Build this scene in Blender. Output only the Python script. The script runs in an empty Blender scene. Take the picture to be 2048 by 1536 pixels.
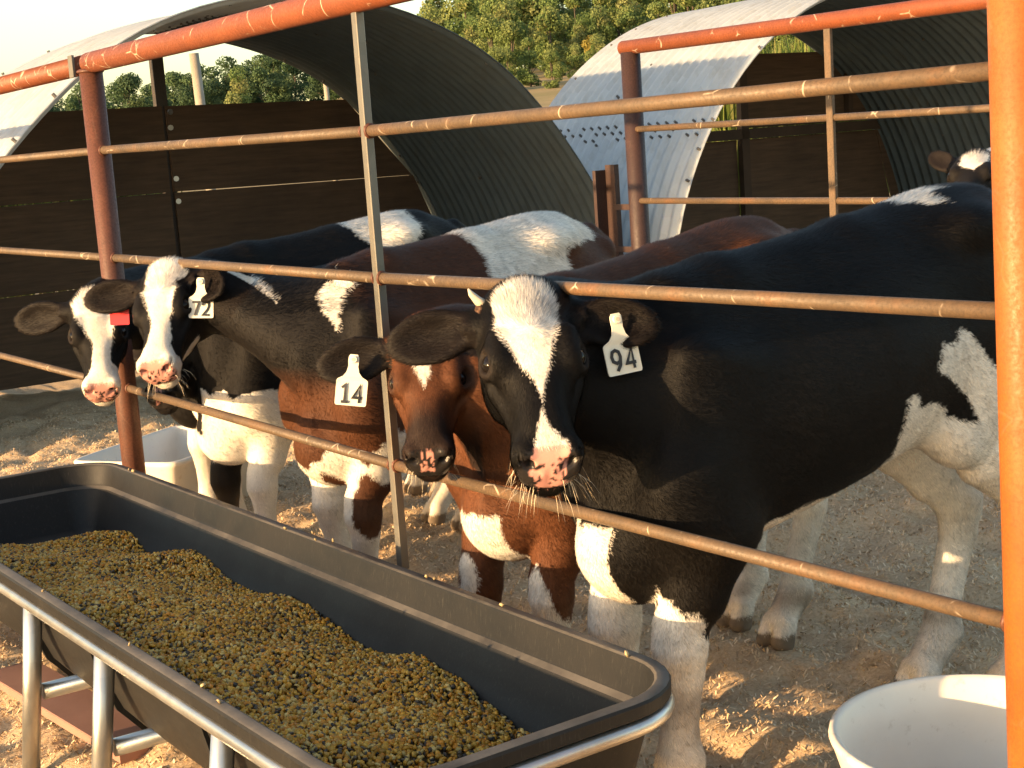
import bpy, math, random
import numpy as np
from mathutils import Vector, Matrix, Quaternion
random.seed(7); rng = np.random.default_rng(11)
scn = bpy.context.scene
COL = scn.collection
# ------------------------------------------------------------------ camera
CAM_H, FOC = 1.45, 3000.0/2048.0*36.0
PITCH, ROLL = math.atan(482/3000.0), math.radians(4.0)
fw = Vector((0, math.cos(PITCH), -math.sin(PITCH))); up0 = Vector((0, math.sin(PITCH), math.cos(PITCH))); r0 = Vector((1, 0, 0))
rt = r0*math.cos(ROLL)-up0*math.sin(ROLL); up = up0*math.cos(ROLL)+r0*math.sin(ROLL)
cam = bpy.data.cameras.new('camera'); cam_o = bpy.data.objects.new('camera', cam); COL.objects.link(cam_o)
cam.sensor_width = 36.0; cam.lens = FOC; cam.clip_end = 3000; cam.clip_start = 0.05
Mx = Matrix((rt, up, -fw)).transposed().to_4x4(); Mx.translation = (0, 0, CAM_H); cam_o.matrix_world = Mx
scn.camera = cam_o
scn.render.resolution_x, scn.render.resolution_y = 1024, 768
# ------------------------------------------------------------------ place axes: s runs along the pipe fence (away, leftward), t across the pen
TH = math.radians(34.8)
D = np.array([-math.sin(TH), math.cos(TH), 0.0]); E = np.array([math.cos(TH), math.sin(TH), 0.0])
def W(s, t, z=0.0): return D*s+E*t+np.array([0, 0, z])
# ------------------------------------------------------------------ sky, sun, exposure
SUN_EL = math.radians(7.5); SUN_AZ = math.radians(-123.2)          # azimuth from +Y towards +X
to_sun = Vector((math.sin(SUN_AZ)*math.cos(SUN_EL), math.cos(SUN_AZ)*math.cos(SUN_EL), math.sin(SUN_EL)))
wd = bpy.data.worlds.new('World'); scn.world = wd; wd.use_nodes = True
nt = wd.node_tree; bg = nt.nodes['Background']
sky = nt.nodes.new('ShaderNodeTexSky'); sky.sky_type = 'NISHITA'; sky.sun_disc = False
sky.sun_elevation = SUN_EL; sky.sun_rotation = SUN_AZ % (2*math.pi); sky.dust_density = 1.2; sky.air_density = 1.0; sky.ozone_density = 1.0; sky.altitude = 200
tint = nt.nodes.new('ShaderNodeMix'); tint.data_type = 'RGBA'; tint.blend_type = 'MULTIPLY'; tint.inputs[0].default_value = 1.0; tint.inputs[7].default_value = (1.07, 1.0, .95, 1)
nt.links.new(sky.outputs[0], tint.inputs[6]); nt.links.new(tint.outputs[2], bg.inputs[0]); bg.inputs[1].default_value = 0.15
sl = bpy.data.lights.new('sun', 'SUN'); sl.energy = 4.0; sl.angle = math.radians(0.6); sl.color = (1.0, 0.66, 0.34)
so = bpy.data.objects.new('sun', sl); COL.objects.link(so); so.rotation_euler = to_sun.to_track_quat('Z', 'Y').to_euler(); so.location = (-20, -14, 12)
vs = scn.view_settings; vs.view_transform = 'Standard'; vs.look = 'None'; vs.gamma = 1.0; vs.exposure = 1.55
scn.render.engine = 'CYCLES'; scn.cycles.use_denoising = True; scn.cycles.max_bounces = 5; scn.cycles.diffuse_bounces = 3; scn.cycles.transparent_max_bounces = 4
# ------------------------------------------------------------------ helpers
def tag(o, label=None, cat=None, group=None, kind=None):
    if label: o['label'] = label
    if cat: o['category'] = cat
    if group: o['group'] = group
    if kind: o['kind'] = kind
    return o
def empty(name, loc=(0, 0, 0)):
    o = bpy.data.objects.new(name, None); COL.objects.link(o); o.location = Vector(loc); o.empty_display_size = 0.1; return o
def link_mesh(name, me, parent=None, mat=None):
    if mat is not None and not me.materials: me.materials.append(mat)
    o = bpy.data.objects.new(name, me); COL.objects.link(o)
    if parent is not None:
        o.parent = parent
        root = parent
        inv = Matrix.Identity(4); ch = []
        while root is not None: ch.append(root); root = root.parent
        for r in reversed(ch): inv = inv @ r.matrix_basis
        o.matrix_basis = inv.inverted()
    return o
def mk(name, v, f, mat=None, parent=None, smooth=False, col=None, colname='Col'):
    """one mesh object from world-space vertices (its parent's offset is taken out)"""
    me = bpy.data.meshes.new(name)
    v = np.asarray(v, np.float32)
    if isinstance(f, np.ndarray):
        n = len(f); k = f.shape[1]
        me.vertices.add(len(v)); me.vertices.foreach_set('co', v.ravel())
        me.loops.add(n*k); me.loops.foreach_set('vertex_index', f.astype(np.int32).ravel())
        me.polygons.add(n); me.polygons.foreach_set('loop_start', np.arange(0, n*k, k, dtype=np.int32))
        me.update(calc_edges=True)
    else:
        me.from_pydata(v.tolist(), [], f)
    if col is not None:
        a = me.color_attributes.new(colname, 'FLOAT_COLOR', 'POINT'); c4 = np.ones((len(v), 4), np.float32); c4[:, :3] = col; a.data.foreach_set('color', c4.ravel())
    if smooth: me.polygons.foreach_set('use_smooth', np.ones(len(me.polygons), bool))
    me.validate()
    return link_mesh(name, me, parent, mat)
class MB:
    def __init__(s): s.v = []; s.f = []; s.n = 0
    def add(s, v, f):
        v = [tuple(map(float, p)) for p in v]; s.v += v; s.f += [tuple(i+s.n for i in q) for q in f]; s.n += len(v); return s
    def box(s, c, ax, hs, bev=0.0):
        """box with half sizes hs along the axes ax; bev chamfers the edges round the first axis"""
        c = np.asarray(c, float); a = [nrm(x) for x in ax]
        if bev > 0:
            y, z = hs[1], hs[2]; pr = [(y, z-bev), (y-bev, z), (-y+bev, z), (-y, z-bev), (-y, -z+bev), (-y+bev, -z), (y-bev, -z), (y, -z+bev)]
        else:
            y, z = hs[1], hs[2]; pr = [(y, z), (-y, z), (-y, -z), (y, -z)]
        n = len(pr); v = [c+a[0]*q*hs[0]+a[1]*p[0]+a[2]*p[1] for q in (-1, 1) for p in pr]
        f = [tuple(range(n))[::-1], tuple(range(n, 2*n))]+[(i, (i+1) % n, n+(i+1) % n, n+i) for i in range(n)]
        return s.add(v, f)
    def tube(s, pts, r, n=14, cap=True):
        pts = [np.asarray(p, float) for p in pts]; rr = r if isinstance(r, (list, tuple)) else [r]*len(pts)
        v = []; f = []
        prev = None
        for i, p in enumerate(pts):
            t = nrm(pts[min(i+1, len(pts)-1)]-pts[max(i-1, 0)])
            if prev is None:
                a = np.cross(t, (0, 0, 1.0)); a = np.cross(t, (1.0, 0, 0)) if np.linalg.norm(a) < 0.2 else a
            else: a = prev-t*prev.dot(t)
            a = nrm(a); prev = a; b = np.cross(t, a)
            v += [p+(a*math.cos(2*math.pi*k/n)+b*math.sin(2*math.pi*k/n))*rr[i] for k in range(n)]
        for i in range(len(pts)-1):
            f += [(i*n+k, i*n+(k+1) % n, (i+1)*n+(k+1) % n, (i+1)*n+k) for k in range(n)]
        if cap: f += [tuple(range(n))[::-1], tuple(range((len(pts)-1)*n, len(pts)*n))]
        return s.add(v, f)
    def build(s, name, mat, parent=None, smooth=False):
        o = mk(name, s.v, s.f, mat, parent)
        if smooth:
            o.data.polygons.foreach_set('use_smooth', [len(p.vertices) <= 4 for p in o.data.polygons]); o.data.update()
        return o
def V3(*a): return np.array(a, dtype=np.float64)
def nrm(v):
    v = np.asarray(v, float); return v/np.linalg.norm(v)
# ------------------------------------------------------------------ materials
class NB:
    def __init__(s, name):
        s.m = bpy.data.materials.new(name); s.m.use_nodes = True; s.t = s.m.node_tree; s.b = s.t.nodes['Principled BSDF']; s.co = None
    def n(s, ty, **kw):
        o = s.t.nodes.new(ty)
        for k, v in kw.items():
            if k in o.inputs: o.inputs[k].default_value = v
            else: setattr(o, k, v)
        return o
    def l(s, a, b): s.t.links.new(a, b)
    def coord(s, scale=(1, 1, 1), kind='Object'):
        tc = s.n('ShaderNodeTexCoord'); mp = s.n('ShaderNodeMapping'); mp.inputs['Scale'].default_value = scale; s.l(tc.outputs[kind], mp.inputs['Vector']); return mp.outputs[0]
    def noise(s, vec, scale, det=4, rough=.6):
        o = s.n('ShaderNodeTexNoise', Scale=scale, Detail=det, Roughness=rough); s.l(vec, o.inputs['Vector']); return o.outputs['Fac']
    def ramp(s, fac, stops):
        o = s.n('ShaderNodeValToRGB'); cr = o.color_ramp
        while len(cr.elements) < len(stops): cr.elements.new(.5)
        for el, (p, c) in zip(cr.elements, stops):
            el.position = p; el.color = (*c, 1) if len(c) == 3 else c
        s.l(fac, o.inputs[0]); return o.outputs[0]
    def mix(s, fac, a, b, mode='MIX'):
        o = s.n('ShaderNodeMix', data_type='RGBA', blend_type=mode)
        for sock, val in ((o.inputs[0], fac), (o.inputs[6], a), (o.inputs[7], b)):
            if isinstance(val, (int, float)): sock.default_value = val
            elif isinstance(val, tuple): sock.default_value = (*val, 1) if len(val) == 3 else val
            else: s.l(val, sock)
        return o.outputs[2]
    def bump(s, h, dist=.002, st=1.0):
        o = s.n('ShaderNodeBump', Strength=st, Distance=dist); s.l(h, o.inputs['Height']); s.l(o.outputs[0], s.b.inputs['Normal'])
    def set(s, **kw):
        for k, v in kw.items():
            k = k.replace('_', ' ')
            if hasattr(v, 'is_output'): s.l(v, s.b.inputs[k])
            else: s.b.inputs[k].default_value = (*v, 1) if isinstance(v, tuple) and len(v) == 3 else v
        return s
def sharpen(o, deg=38):
    o.data.set_sharp_from_angle(angle=math.radians(deg)); return o
def g3(x): return (x, x, x)
def mat_pipe(name, c1, c2, c3, rust=.5, metal=0.0, rough=.55, scr=.75):
    """painted or rusted steel pipe: primer, rust patches, scraped streaks"""
    b = NB(name); v = b.coord(); n1 = b.noise(v, 9, 6, .65); n2 = b.noise(v, 150, 5, .7); n3 = b.noise(v, 2.5, 3, .5)
    base = b.ramp(n1, [(.30, c1), (.55, c2), (.75, c3)])
    sp = b.ramp(n2, [(.42, g3(0)), (.64, g3(1))])
    dark = tuple(x*.45 for x in c1)
    f = b.n('ShaderNodeMath', operation='MULTIPLY'); b.l(sp, f.inputs[0]); f.inputs[1].default_value = rust
    c = b.mix(f.outputs[0], base, dark)
    sv = b.coord((60, 60, 60)); vo = b.n('ShaderNodeTexVoronoi', Scale=.30); b.l(sv, vo.inputs['Vector']) if False else b.l(v, vo.inputs['Vector']); vo.inputs['Scale'].default_value = 13; vo.feature = 'DISTANCE_TO_EDGE'
    chip = b.ramp(vo.outputs['Distance'], [(.010, g3(1)), (.030, g3(0))])
    c = b.mix(b.mix(1.0, chip, b.ramp(b.noise(v, 14, 3, .5), [(.55, g3(0)), (.63, g3(scr))]), 'MULTIPLY'), c, (.62, .50, .36))
    rg = b.ramp(n2, [(.3, g3(rough-.12)), (.7, g3(rough+.2))])
    b.set(Base_Color=c, Roughness=rg, Metallic=metal); b.bump(n2, .0006, .5); return b.m
def mat_galv(name, c=(.42, .43, .43), spangle=14, rough=.42, metal=.85, stain=(.30, .22, .13), stain_amt=.35):
    b = NB(name); v = b.coord(); vo = b.n('ShaderNodeTexVoronoi', Scale=spangle); b.l(v, vo.inputs['Vector']); n = b.noise(v, 2.2, 6, .7); n2 = b.noise(b.coord((1, 1, .25)), 7, 6, .7)
    base = b.mix(b.ramp(vo.outputs['Color'], [(.2, g3(0)), (.8, g3(.35))]), c, tuple(x*.72 for x in c))
    f = b.n('ShaderNodeMath', operation='MULTIPLY'); b.l(b.ramp(n2, [(.50, g3(0)), (.72, g3(1))]), f.inputs[0]); f.inputs[1].default_value = stain_amt
    c2 = b.mix(f.outputs[0], base, stain)
    b.set(Base_Color=c2, Metallic=metal, Roughness=b.ramp(n, [(.3, g3(rough-.08)), (.7, g3(rough+.2))])); b.bump(n, .001, .3); return b.m
def mat_wood(name, c1, c2, grain=(1, 1, 14), rough=.8):
    b = NB(name); v = b.coord(grain); n = b.noise(v, 3.0, 8, .65); n2 = b.noise(b.coord(), 1.3, 5, .6); n3 = b.noise(b.coord((1, 1, 3)), 40, 3, .6)
    c = b.mix(b.ramp(n2, [(.35, g3(0)), (.7, g3(.55))]), b.ramp(n, [(.3, c1), (.7, c2)]), tuple(x*.5 for x in c1))
    b.set(Base_Color=c, Roughness=rough); b.bump(n, .003, .5); return b.m
def mat_attr(name, rough=.7, spec=.3, attr='Col', jitter=0.0, trans=0.0):
    b = NB(name); a = b.n('ShaderNodeAttribute', attribute_name=attr)
    b.set(Base_Color=a.outputs['Color'], Roughness=rough); b.b.inputs['Specular IOR Level'].default_value = spec
    return b.m
M = {}
M['primer'] = mat_pipe('primer_red_pipe', (.18, .046, .014), (.23, .060, .018), (.28, .080, .026), .36)
M['rust'] = mat_pipe('rusty_pipe', (.080, .026, .014), (.115, .038, .019), (.165, .062, .030), .5, scr=0.04)
M['rust_shade'] = mat_pipe('shaded_rusty_pipe', (.030, .013, .010), (.042, .018, .013), (.060, .026, .017), .4, scr=0.04)  # dark rust, toned down further to put shade into the gate posts
M['rail'] = mat_pipe('weathered_rail', (.085, .058, .035), (.135, .086, .047), (.19, .092, .040), .45)
M['orange'] = mat_pipe('orange_post', (.26, .074, .009), (.32, .094, .012), (.35, .11, .018), .32, scr=0.04)
M['flat'] = mat_galv('flat_bar_steel', (.22, .21, .185), 30, .45, .75, (.30, .16, .07), .5)
M['galv'] = mat_galv('galvanised_tube', (.55, .55, .53), 22, .30, .9, (.38, .30, .18), .45)
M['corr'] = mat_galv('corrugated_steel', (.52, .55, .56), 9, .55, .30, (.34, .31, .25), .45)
M['corr_shade'] = mat_galv('corrugated_steel_shaded', (.082, .108, .122), 9, .65, .2, (.055, .058, .052), .5)  # darker copy of the corrugated steel, interior shade put into its colour
M['bolt'] = mat_galv('bolt_steel', (.18, .17, .16), 30, .5, .7)
M['ply'] = mat_wood('weathered_plywood', (.066, .038, .021), (.130, .077, .043))
M['stud'] = mat_wood('dark_stud', (.045, .028, .018), (.075, .046, .028), (1, 1, .5))
M['pale_wood'] = mat_wood('grey_post_wood', (.30, .26, .20), (.42, .37, .29), (1, 1, .6))
M['steel_dark'] = mat_pipe('dark_steel_post', (.035, .028, .024), (.050, .038, .030), (.07, .05, .04), .3, scr=0.04)
# ------------------------------------------------------------------ ground
def vnoise(x, y, seed=0):
    """smooth value noise on arrays"""
    xi = np.floor(x).astype(np.int64); yi = np.floor(y).astype(np.int64); fx = x-xi; fy = y-yi
    fx = fx*fx*(3-2*fx); fy = fy*fy*(3-2*fy)
    def h(a, b):
        n = (a*374761393+b*668265263+seed*1274126177) & 0x7fffffff
        n = ((n ^ (n >> 13))*1274126177) & 0x7fffffff
        return ((n ^ (n >> 16)) & 0xffff)/65535.0
    return (h(xi, yi)*(1-fx)+h(xi+1, yi)*fx)*(1-fy)+(h(xi, yi+1)*(1-fx)+h(xi+1, yi+1)*fx)*fy
def sstep(a, b, x):
    t = np.clip((x-a)/(b-a), 0, 1); return t*t*(3-2*t)
HOOVES = [(2.288, 1.901), (2.478, 1.901), (2.215, 2.944), (2.401, 2.843), (2.811, 1.982), (3.002, 1.899), (2.918, 2.87), (3.123, 2.906), (3.835, 2.036), (4.054, 2.1), (3.997, 2.987), (4.295, 3.038), (5.168, 2.226), (5.372, 2.226), (5.168, 3.201), (5.372, 3.201), (4.599, 2.095), (4.783, 2.036), (4.689, 2.995), (4.877, 2.976), (3.59, 4.669), (3.773, 4.516), (4.155, 5.642), (4.359, 5.524)]      # where the calves stand
def ground_z(s, t):
    s = np.asarray(s, float); t = np.asarray(t, float)
    wx = D[0]*s+E[0]*t; wy = D[1]*s+E[1]*t; r = np.hypot(wx, wy)
    near = 1-sstep(9, 16, r)
    z = ((vnoise(s*2.3, t*2.3, 1)-.5)*.075+(vnoise(s*6.1, t*6.1, 2)-.5)*.060+(vnoise(s*13, t*13, 3)-.5)*.034+(vnoise(s*31, t*31, 4)-.5)*.014)*near-.010
    z = z-np.clip(vnoise(s*8.3, t*8.3, 9)-.66, 0, 1)*.13*near
    for hs0, ht0 in HOOVES:
        d2 = (s-hs0)**2+(t-ht0)**2; k = np.exp(-d2/.012); z = z*(1-k)+(.012+.016*sstep(.004, .02, d2))*k
    az = np.degrees(np.arctan2(wx, np.maximum(wy, 1e-3)))
    fac = .45+.55*sstep(-16, 2, az)
    rise = 13.0*sstep(20, 260, r)*fac*(wy > 0)
    return z+rise
def grow(lo, hi, a, b, fine, far):
    xs = list(np.arange(a, b, fine)); x = b; st = fine
    while x < hi: xs.append(x); st = min(st*1.16, far); x += st
    x = a; st = fine
    while x > lo: st = min(st*1.16, far); x -= st; xs.insert(0, x)
    return np.array(xs)
gs = grow(-500, 900, .6, 9.4, .032, 25); gt = grow(-500, 900, .2, 5.4, .030, 25)
SS, TT = np.meshgrid(gs, gt, indexing='ij'); ZZ = ground_z(SS, TT)
gv = SS[..., None]*D+TT[..., None]*E; gv[..., 2] = ZZ
ni, nj = SS.shape; idx = np.arange(ni*nj).reshape(ni, nj)
gf = np.stack([idx[:-1, :-1], idx[1:, :-1], idx[1:, 1:], idx[:-1, 1:]], -1).reshape(-1, 4)[:, ::-1]
b = NB('bedding_ground'); v = b.coord(); n1 = b.noise(v, 90, 6, .75); n2 = b.noise(v, 3.5, 6, .65); n3 = b.noise(v, 260, 3, .7); n4 = b.noise(v, .05, 5, .6)
c = b.ramp(n1, [(.28, (.36, .255, .155)), (.48, (.60, .44, .275)), (.64, (.72, .56, .37))])
c = b.mix(b.ramp(n2, [(.40, g3(0)), (.68, g3(.5))]), c, (.36, .26, .165))
geo = b.n('ShaderNodeNewGeometry'); ln = b.n('ShaderNodeVectorMath', operation='LENGTH'); b.l(geo.outputs['Position'], ln.inputs[0])
farf = b.n('ShaderNodeMapRange'); farf.inputs['From Min'].default_value = 15; farf.inputs['From Max'].default_value = 26; b.l(ln.outputs['Value'], farf.inputs['Value'])
fieldc = b.ramp(n4, [(.35, (.22, .19, .08)), (.5, (.40, .29, .15)), (.65, (.26, .22, .09))])
c = b.mix(farf.outputs[0], c, fieldc)
b.set(Base_Color=c, Roughness=.95); b.b.inputs['Specular IOR Level'].default_value = .1
hh = b.mix(.5, n1, n3); b.bump(hh, .008, .7); M['ground'] = b.m
ground = mk('ground', gv.reshape(-1, 3), gf, M['ground'], smooth=True); tag(ground, 'tan wood shavings and dirt bedding on the pen floor', 'ground', kind='structure')

# loose shavings
N = 230000
fs = rng.uniform(1.0, 9.2, N); ftt = rng.uniform(.4, 5.2, N)
keep = rng.random(N) < np.clip(1.7-.18*np.hypot(fs-2.2, ftt-2.2), .22, 1); fs, ftt = fs[keep], ftt[keep]; N = len(fs)
P0 = fs[:, None]*D+ftt[:, None]*E; P0[:, 2] = ground_z(fs, ftt)+.003
an = rng.uniform(0, 2*np.pi, N); L = rng.uniform(.0028, .0095, N); Wd = rng.uniform(.0009, .0024, N); ti = rng.normal(0, .45, N)
dr = np.stack([np.cos(an)*np.cos(ti), np.sin(an)*np.cos(ti), np.abs(np.sin(ti))], 1); sd = np.stack([-np.sin(an), np.cos(an), rng.normal(0, .5, N)], 1)
v4 = np.stack([P0-dr*L[:, None]-sd*Wd[:, None], P0-dr*L[:, None]+sd*Wd[:, None], P0+dr*L[:, None]+sd*Wd[:, None]+np.array([0, 0, .003]), P0+dr*L[:, None]-sd*Wd[:, None]+np.array([0, 0, .003])], 1)
pal = np.array([[.66, .48, .29], [.72, .54, .35], [.60, .43, .26], [.78, .64, .45], [.50, .36, .22]])
fc = pal[rng.integers(0, 5, N)]*rng.uniform(.8, 1.15, (N, 1))
M['flake'] = mat_attr('wood_shaving', .85, .15)
fl = mk('wood_shavings', v4.reshape(-1, 3), np.arange(N*4).reshape(N, 4), M['flake'], col=np.repeat(fc, 4, 0)); tag(fl, 'loose pale wood shavings scattered over the pen floor', 'shavings', kind='stuff')

# ------------------------------------------------------------------ arched shelters of corrugated steel
AR = 2.40
def arch(name, s0, t0, R_, Ln, seams, mat_list, label):
    root = empty(name, W(s0+Ln/2, t0, 0)); tag(root, label, 'shelter', 'arched calf shelters')
    pitch = .098; ncor = int(Ln/pitch); ns = ncor*8+1; ss = np.linspace(0, Ln, ns); wave = np.cos(ss/pitch*2*np.pi)*.014
    sheets = [seams[0], seams[len(seams)//2], seams[-1]]
    for q in range(len(sheets)-1):
        a0, a1 = math.radians(sheets[q]), math.radians(sheets[q+1]); na = max(8, int((a1-a0)/.05))
        aa = np.linspace(a0, a1, na); off = 0.0
        A, S_ = np.meshgrid(aa, ss, indexing='ij'); WV = np.broadcast_to(wave, A.shape)
        dent = (vnoise(A*3+s0, S_*1.3+t0, 31)-.5)*.035
        vv = []
        for th in (0.0, -.005):
            rr = R_+off+WV+dent+th
            p = (s0+S_)[..., None]*D+(t0+rr*np.cos(A))[..., None]*E; p[..., 2] = rr*np.sin(A); vv.append(p.reshape(-1, 3))
        n = na*ns; idx = np.arange(n).reshape(na, ns)
        f = np.stack([idx[:-1, :-1], idx[1:, :-1], idx[1:, 1:], idx[:-1, 1:]], -1).reshape(-1, 4)
        rim = []
        for e in (idx[0], idx[-1][::-1], idx[:, 0][::-1], idx[:, -1]): rim.append(np.stack([e[:-1], e[1:], e[1:]+n, e[:-1]+n], 1))
        f = np.concatenate([f[:, ::-1], f+n]+rim)
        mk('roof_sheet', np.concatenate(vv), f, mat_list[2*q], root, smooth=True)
    # bolt heads along the seams and the rims
    mb = MB()
    for a in seams[1:-1]:
        for dz in (-.012, .012, .036):
            ar = math.radians(a)+dz
            for k in range(0, ncor, 1):
                s = s0+(k+.5)*pitch
                if rng.random() < .25: continue
                nn = E*math.cos(ar)+np.array([0, 0, math.sin(ar)])
                c = W(s, t0)+nn*(R_+.002)
                mb.tube([c-nn*.017, c+nn*.017], .009, 6)
    for a in np.arange(20, 165, 9.0):
        for s in (s0+.06, s0+Ln*.5+rng.uniform(-.3, .3), s0+Ln-.06):
            ar = math.radians(a+rng.uniform(-2, 2)); nn = E*math.cos(ar)+np.array([0, 0, math.sin(ar)]); c = W(s, t0)+nn*R_
            mb.tube([c-nn*.018, c+nn*.018], .010, 6)
    o = mb.build('bolt_heads', M['bolt'], root); tag(o, kind='stuff')
    return root
S1, T1, L1 = 8.03, 4.26, 2.23
S2, T2, L2 = 7.86, 9.33, 2.16
sh1 = arch('arched_shelter', S1, T1, 2.385, L1, [0, 37, 90, 143, 180], [M['corr_shade'], M['corr_shade'], M['corr'], M['corr']], 'open corrugated steel arch shelter with plank back wall, on the left behind the calves')
sh2 = arch('arched_shelter', S2, T2, 2.47, L2, [0, 37, 90, 143, 180], [M['corr_shade'], M['corr_shade'], M['corr'], M['corr']], 'half shaded corrugated steel arch shelter behind the low orange gate on the right')
def prism(root, name, mat, s, th, quad, mb=None):
    """flat board across the pen: quad of (t, z), thickness th along s"""
    v = [W(s-th/2, t, z) for t, z in quad]+[W(s+th/2, t, z) for t, z in quad]; n = len(quad)
    f = [tuple(range(n)), tuple(range(n, 2*n))[::-1]]+[(i, n+i, n+(i+1) % n, (i+1) % n) for i in range(n)]
    return mk(name, v, f, mat, root)
def chord(T, R_, z, m=-.012): return math.sqrt(max((R_-m)**2-z*z, .01))
sb = S1+L1-.06
for (z0, z1, js) in ((1.268, 1.865, 0.0), (.66, 1.256, .004), (.04, .650, -.003)):
    l0, l1 = chord(T1, 2.36, z0), chord(T1, 2.36, z1)
    prism(sh1, 'wall_panel', M['ply'], sb+js, .018, [(T1-l0, z0), (4.245, z0), (4.245, z1+.008), (T1-l1, z1)])
    prism(sh1, 'wall_panel', M['ply'], sb-js, .018, [(4.275, z0+.002), (T1+l0, z0-.015), (T1+l1, z1-.005), (4.275, z1+.006)])
mb = MB().box(W(sb+.055, 4.265, 1.16), (V3(0, 0, 1), E, D), (1.16, .042, .030)); mb.build('support_post', M['steel_dark'], sh1)
mb = MB()
for z in (1.83, 1.72, 1.36, 1.20): mb.tube([W(sb-.02, 4.30+rng.uniform(-.01, .01), z), W(sb-.004, 4.30, z)], .020, 8)
tag(mb.build('washers', M['galv'], sh1), kind='stuff')
sb2 = S2+L2-.06; R2 = 2.44
for (t0, t1, z0, z1) in ((9.64, 11.74, 1.43, 2.085), (9.66, 11.74, .08, 1.33)):
    prism(sh2, 'wall_panel', M['ply'], sb2, .018, [(t0, z0), (t1, z0), (min(t1, T2+chord(T2, R2, z1)), z1), (t0, z1)])
for (z0, z1) in ((.08, 1.33),):
    l0, l1 = chord(T2, R2, z0), chord(T2, R2, z1)
    prism(sh2, 'wall_panel', M['ply'], sb2+.01, .018, [(T2-l0, z0), (9.56, z0), (9.56, z1), (T2-l1, z1)])
    prism(sh2, 'wall_panel', M['ply'], sb2-.01, .018, [(11.80, z0), (T2+l0, z0), (T2+l1, z1), (11.80, z1)])
for (t0, t1, z0, z1) in ((9.56, 9.65, 0, 2.10), (11.735, 11.82, 0, 1.72), (8.0, 11.75, 1.335, 1.425), (10.96, 11.02, 1.43, 2.12)):
    prism(sh2, 'wall_stud', M['stud'], sb2-.045, .06, [(t0, z0), (t1, z0), (t1, z1), (t0, z1)])
# ------------------------------------------------------------------ front pipe fence
FT = 1.817
fence = empty('pipe_fence', W(3.1, FT, 0)); tag(fence, 'orange primed steel pipe fence the calves poke their heads through', 'fence')
LEFT, RIGHT, MID = 4.925, 1.318, 3.14
def pole(name, mat, s0, t0, z0, s1, t1, z1, r, parent, n=18, seg=1):
    mb = MB(); p0, p1 = W(s0, t0, z0), W(s1, t1, z1)
    mb.tube([p0+(p1-p0)*i/seg for i in range(seg+1)], r, n); return mb.build(name, mat, parent, smooth=True)
pole('post', M['rust'], LEFT+.015, FT, -.3, LEFT, FT, 1.785, .0385, fence)
pole('post', M['orange'], RIGHT-.012, FT, -.3, RIGHT+.018, FT, 2.30, .0400, fence)
pole('top_rail', M['primer'], RIGHT+.03, FT, 1.812, LEFT+.005, FT, 1.805, .0345, fence, 20)
pole('top_rail', M['primer'], LEFT+.06, FT, 1.803, 8.6, FT, 1.79, .0330, fence, 20)
for z0, r in ((1.503, .0138), (1.160, .0135), (.693, .0135)):
    z1 = {1.503: 1.518, 1.160: 1.160, .693: .715}[z0]; zm = {1.503: 1.500, 1.160: 1.150, .693: .688}[z0]
    pole('rail', M['rail'], RIGHT+.036, FT, z0, MID-.010, FT, zm, r, fence)
    pole('rail', M['rail'], MID+.010, FT, zm, LEFT-.034, FT, z1, r, fence)
    pole('rail', M['rail'], LEFT+.034, FT, z1, 8.6, FT, z1+.01, r, fence)
wb = MB()
for z0, z1, zm in ((1.503, 1.518, 1.500), (1.160, 1.160, 1.150), (.693, .715, .688)):
    for s_, z in ((RIGHT+.040, z0), (LEFT-.038, z1), (LEFT+.038, z1), (MID-.013, zm), (MID+.013, zm)):
        ang = [k*math.pi/5 for k in range(11)]
        wb.tube([W(s_+rng.uniform(-.002, .002), FT+math.cos(a)*.0145, z+math.sin(a)*.0145) for a in ang], [.0038+.0016*rng.random() for a in ang], 6)
for s_ in (LEFT+.004,):
    ang = [k*math.pi/8 for k in range(17)]
    wb.tube([W(s_+math.cos(a)*.040, FT+math.sin(a)*.040, 1.778) for a in ang], [.005+.002*rng.random() for a in ang], 6)
tag(wb.build('weld_beads', M['rust'], fence, smooth=True), kind='stuff')
MB().box(W(MID, FT-.002, 1.10), (V3(0, 0, 1), D, E), (.675, .0115, .0115), .002).build('upright_bar', M['flat'], fence)
MB().box(W(LEFT+.075, FT-.036, 1.80), (D, E, V3(0, 0, 1)), (.020, .004, .036)).build('joint_bracket', M['flat'], fence)
# the lower run of the back gate and its post
BT = 3.99
gate = empty('pipe_gate', W(4.0, BT, 0)); tag(gate, 'low orange topped pipe gate standing in front of the right shelter', 'gate')
pole('post', M['rust_shade'], 4.745, BT, -.2, 4.745, BT, 1.775, .040, gate)
pole('top_rail', M['primer'], 4.79, BT, 1.795, 1.4, BT, 1.775, .029, gate)
for z, r in ((1.468, .0125), (1.180, .0125), (.985, .0125), (.75, .0125)): pole('rail', M['rail'], 4.74, BT-.012, z, 1.4, BT-.012, z-.03, r, gate, 12)
MB().box(W(3.665, BT-.02, 1.26), (V3(0, 0, 1), D, E), (.50, .015, .008), .002).build('upright_bar', M['rail'], gate)
MB().box(W(2.45, BT-.02, 1.26), (V3(0, 0, 1), D, E), (.50, .015, .008), .002).build('upright_bar', M['rail'], gate)
hp = empty('hinge_post', W(4.93, BT-.02, 0)); tag(hp, 'short rusty channel post beside the gate post', 'post')
MB().box(W(4.905, BT, .62), (V3(0, 0, 1), D, E), (.71, .030, .012)).build('channel_web', M['rust_shade'], hp)
MB().box(W(4.945, BT-.03, .61), (V3(0, 0, 1), D, E), (.70, .010, .035)).build('channel_flange', M['rust_shade'], hp)
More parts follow.
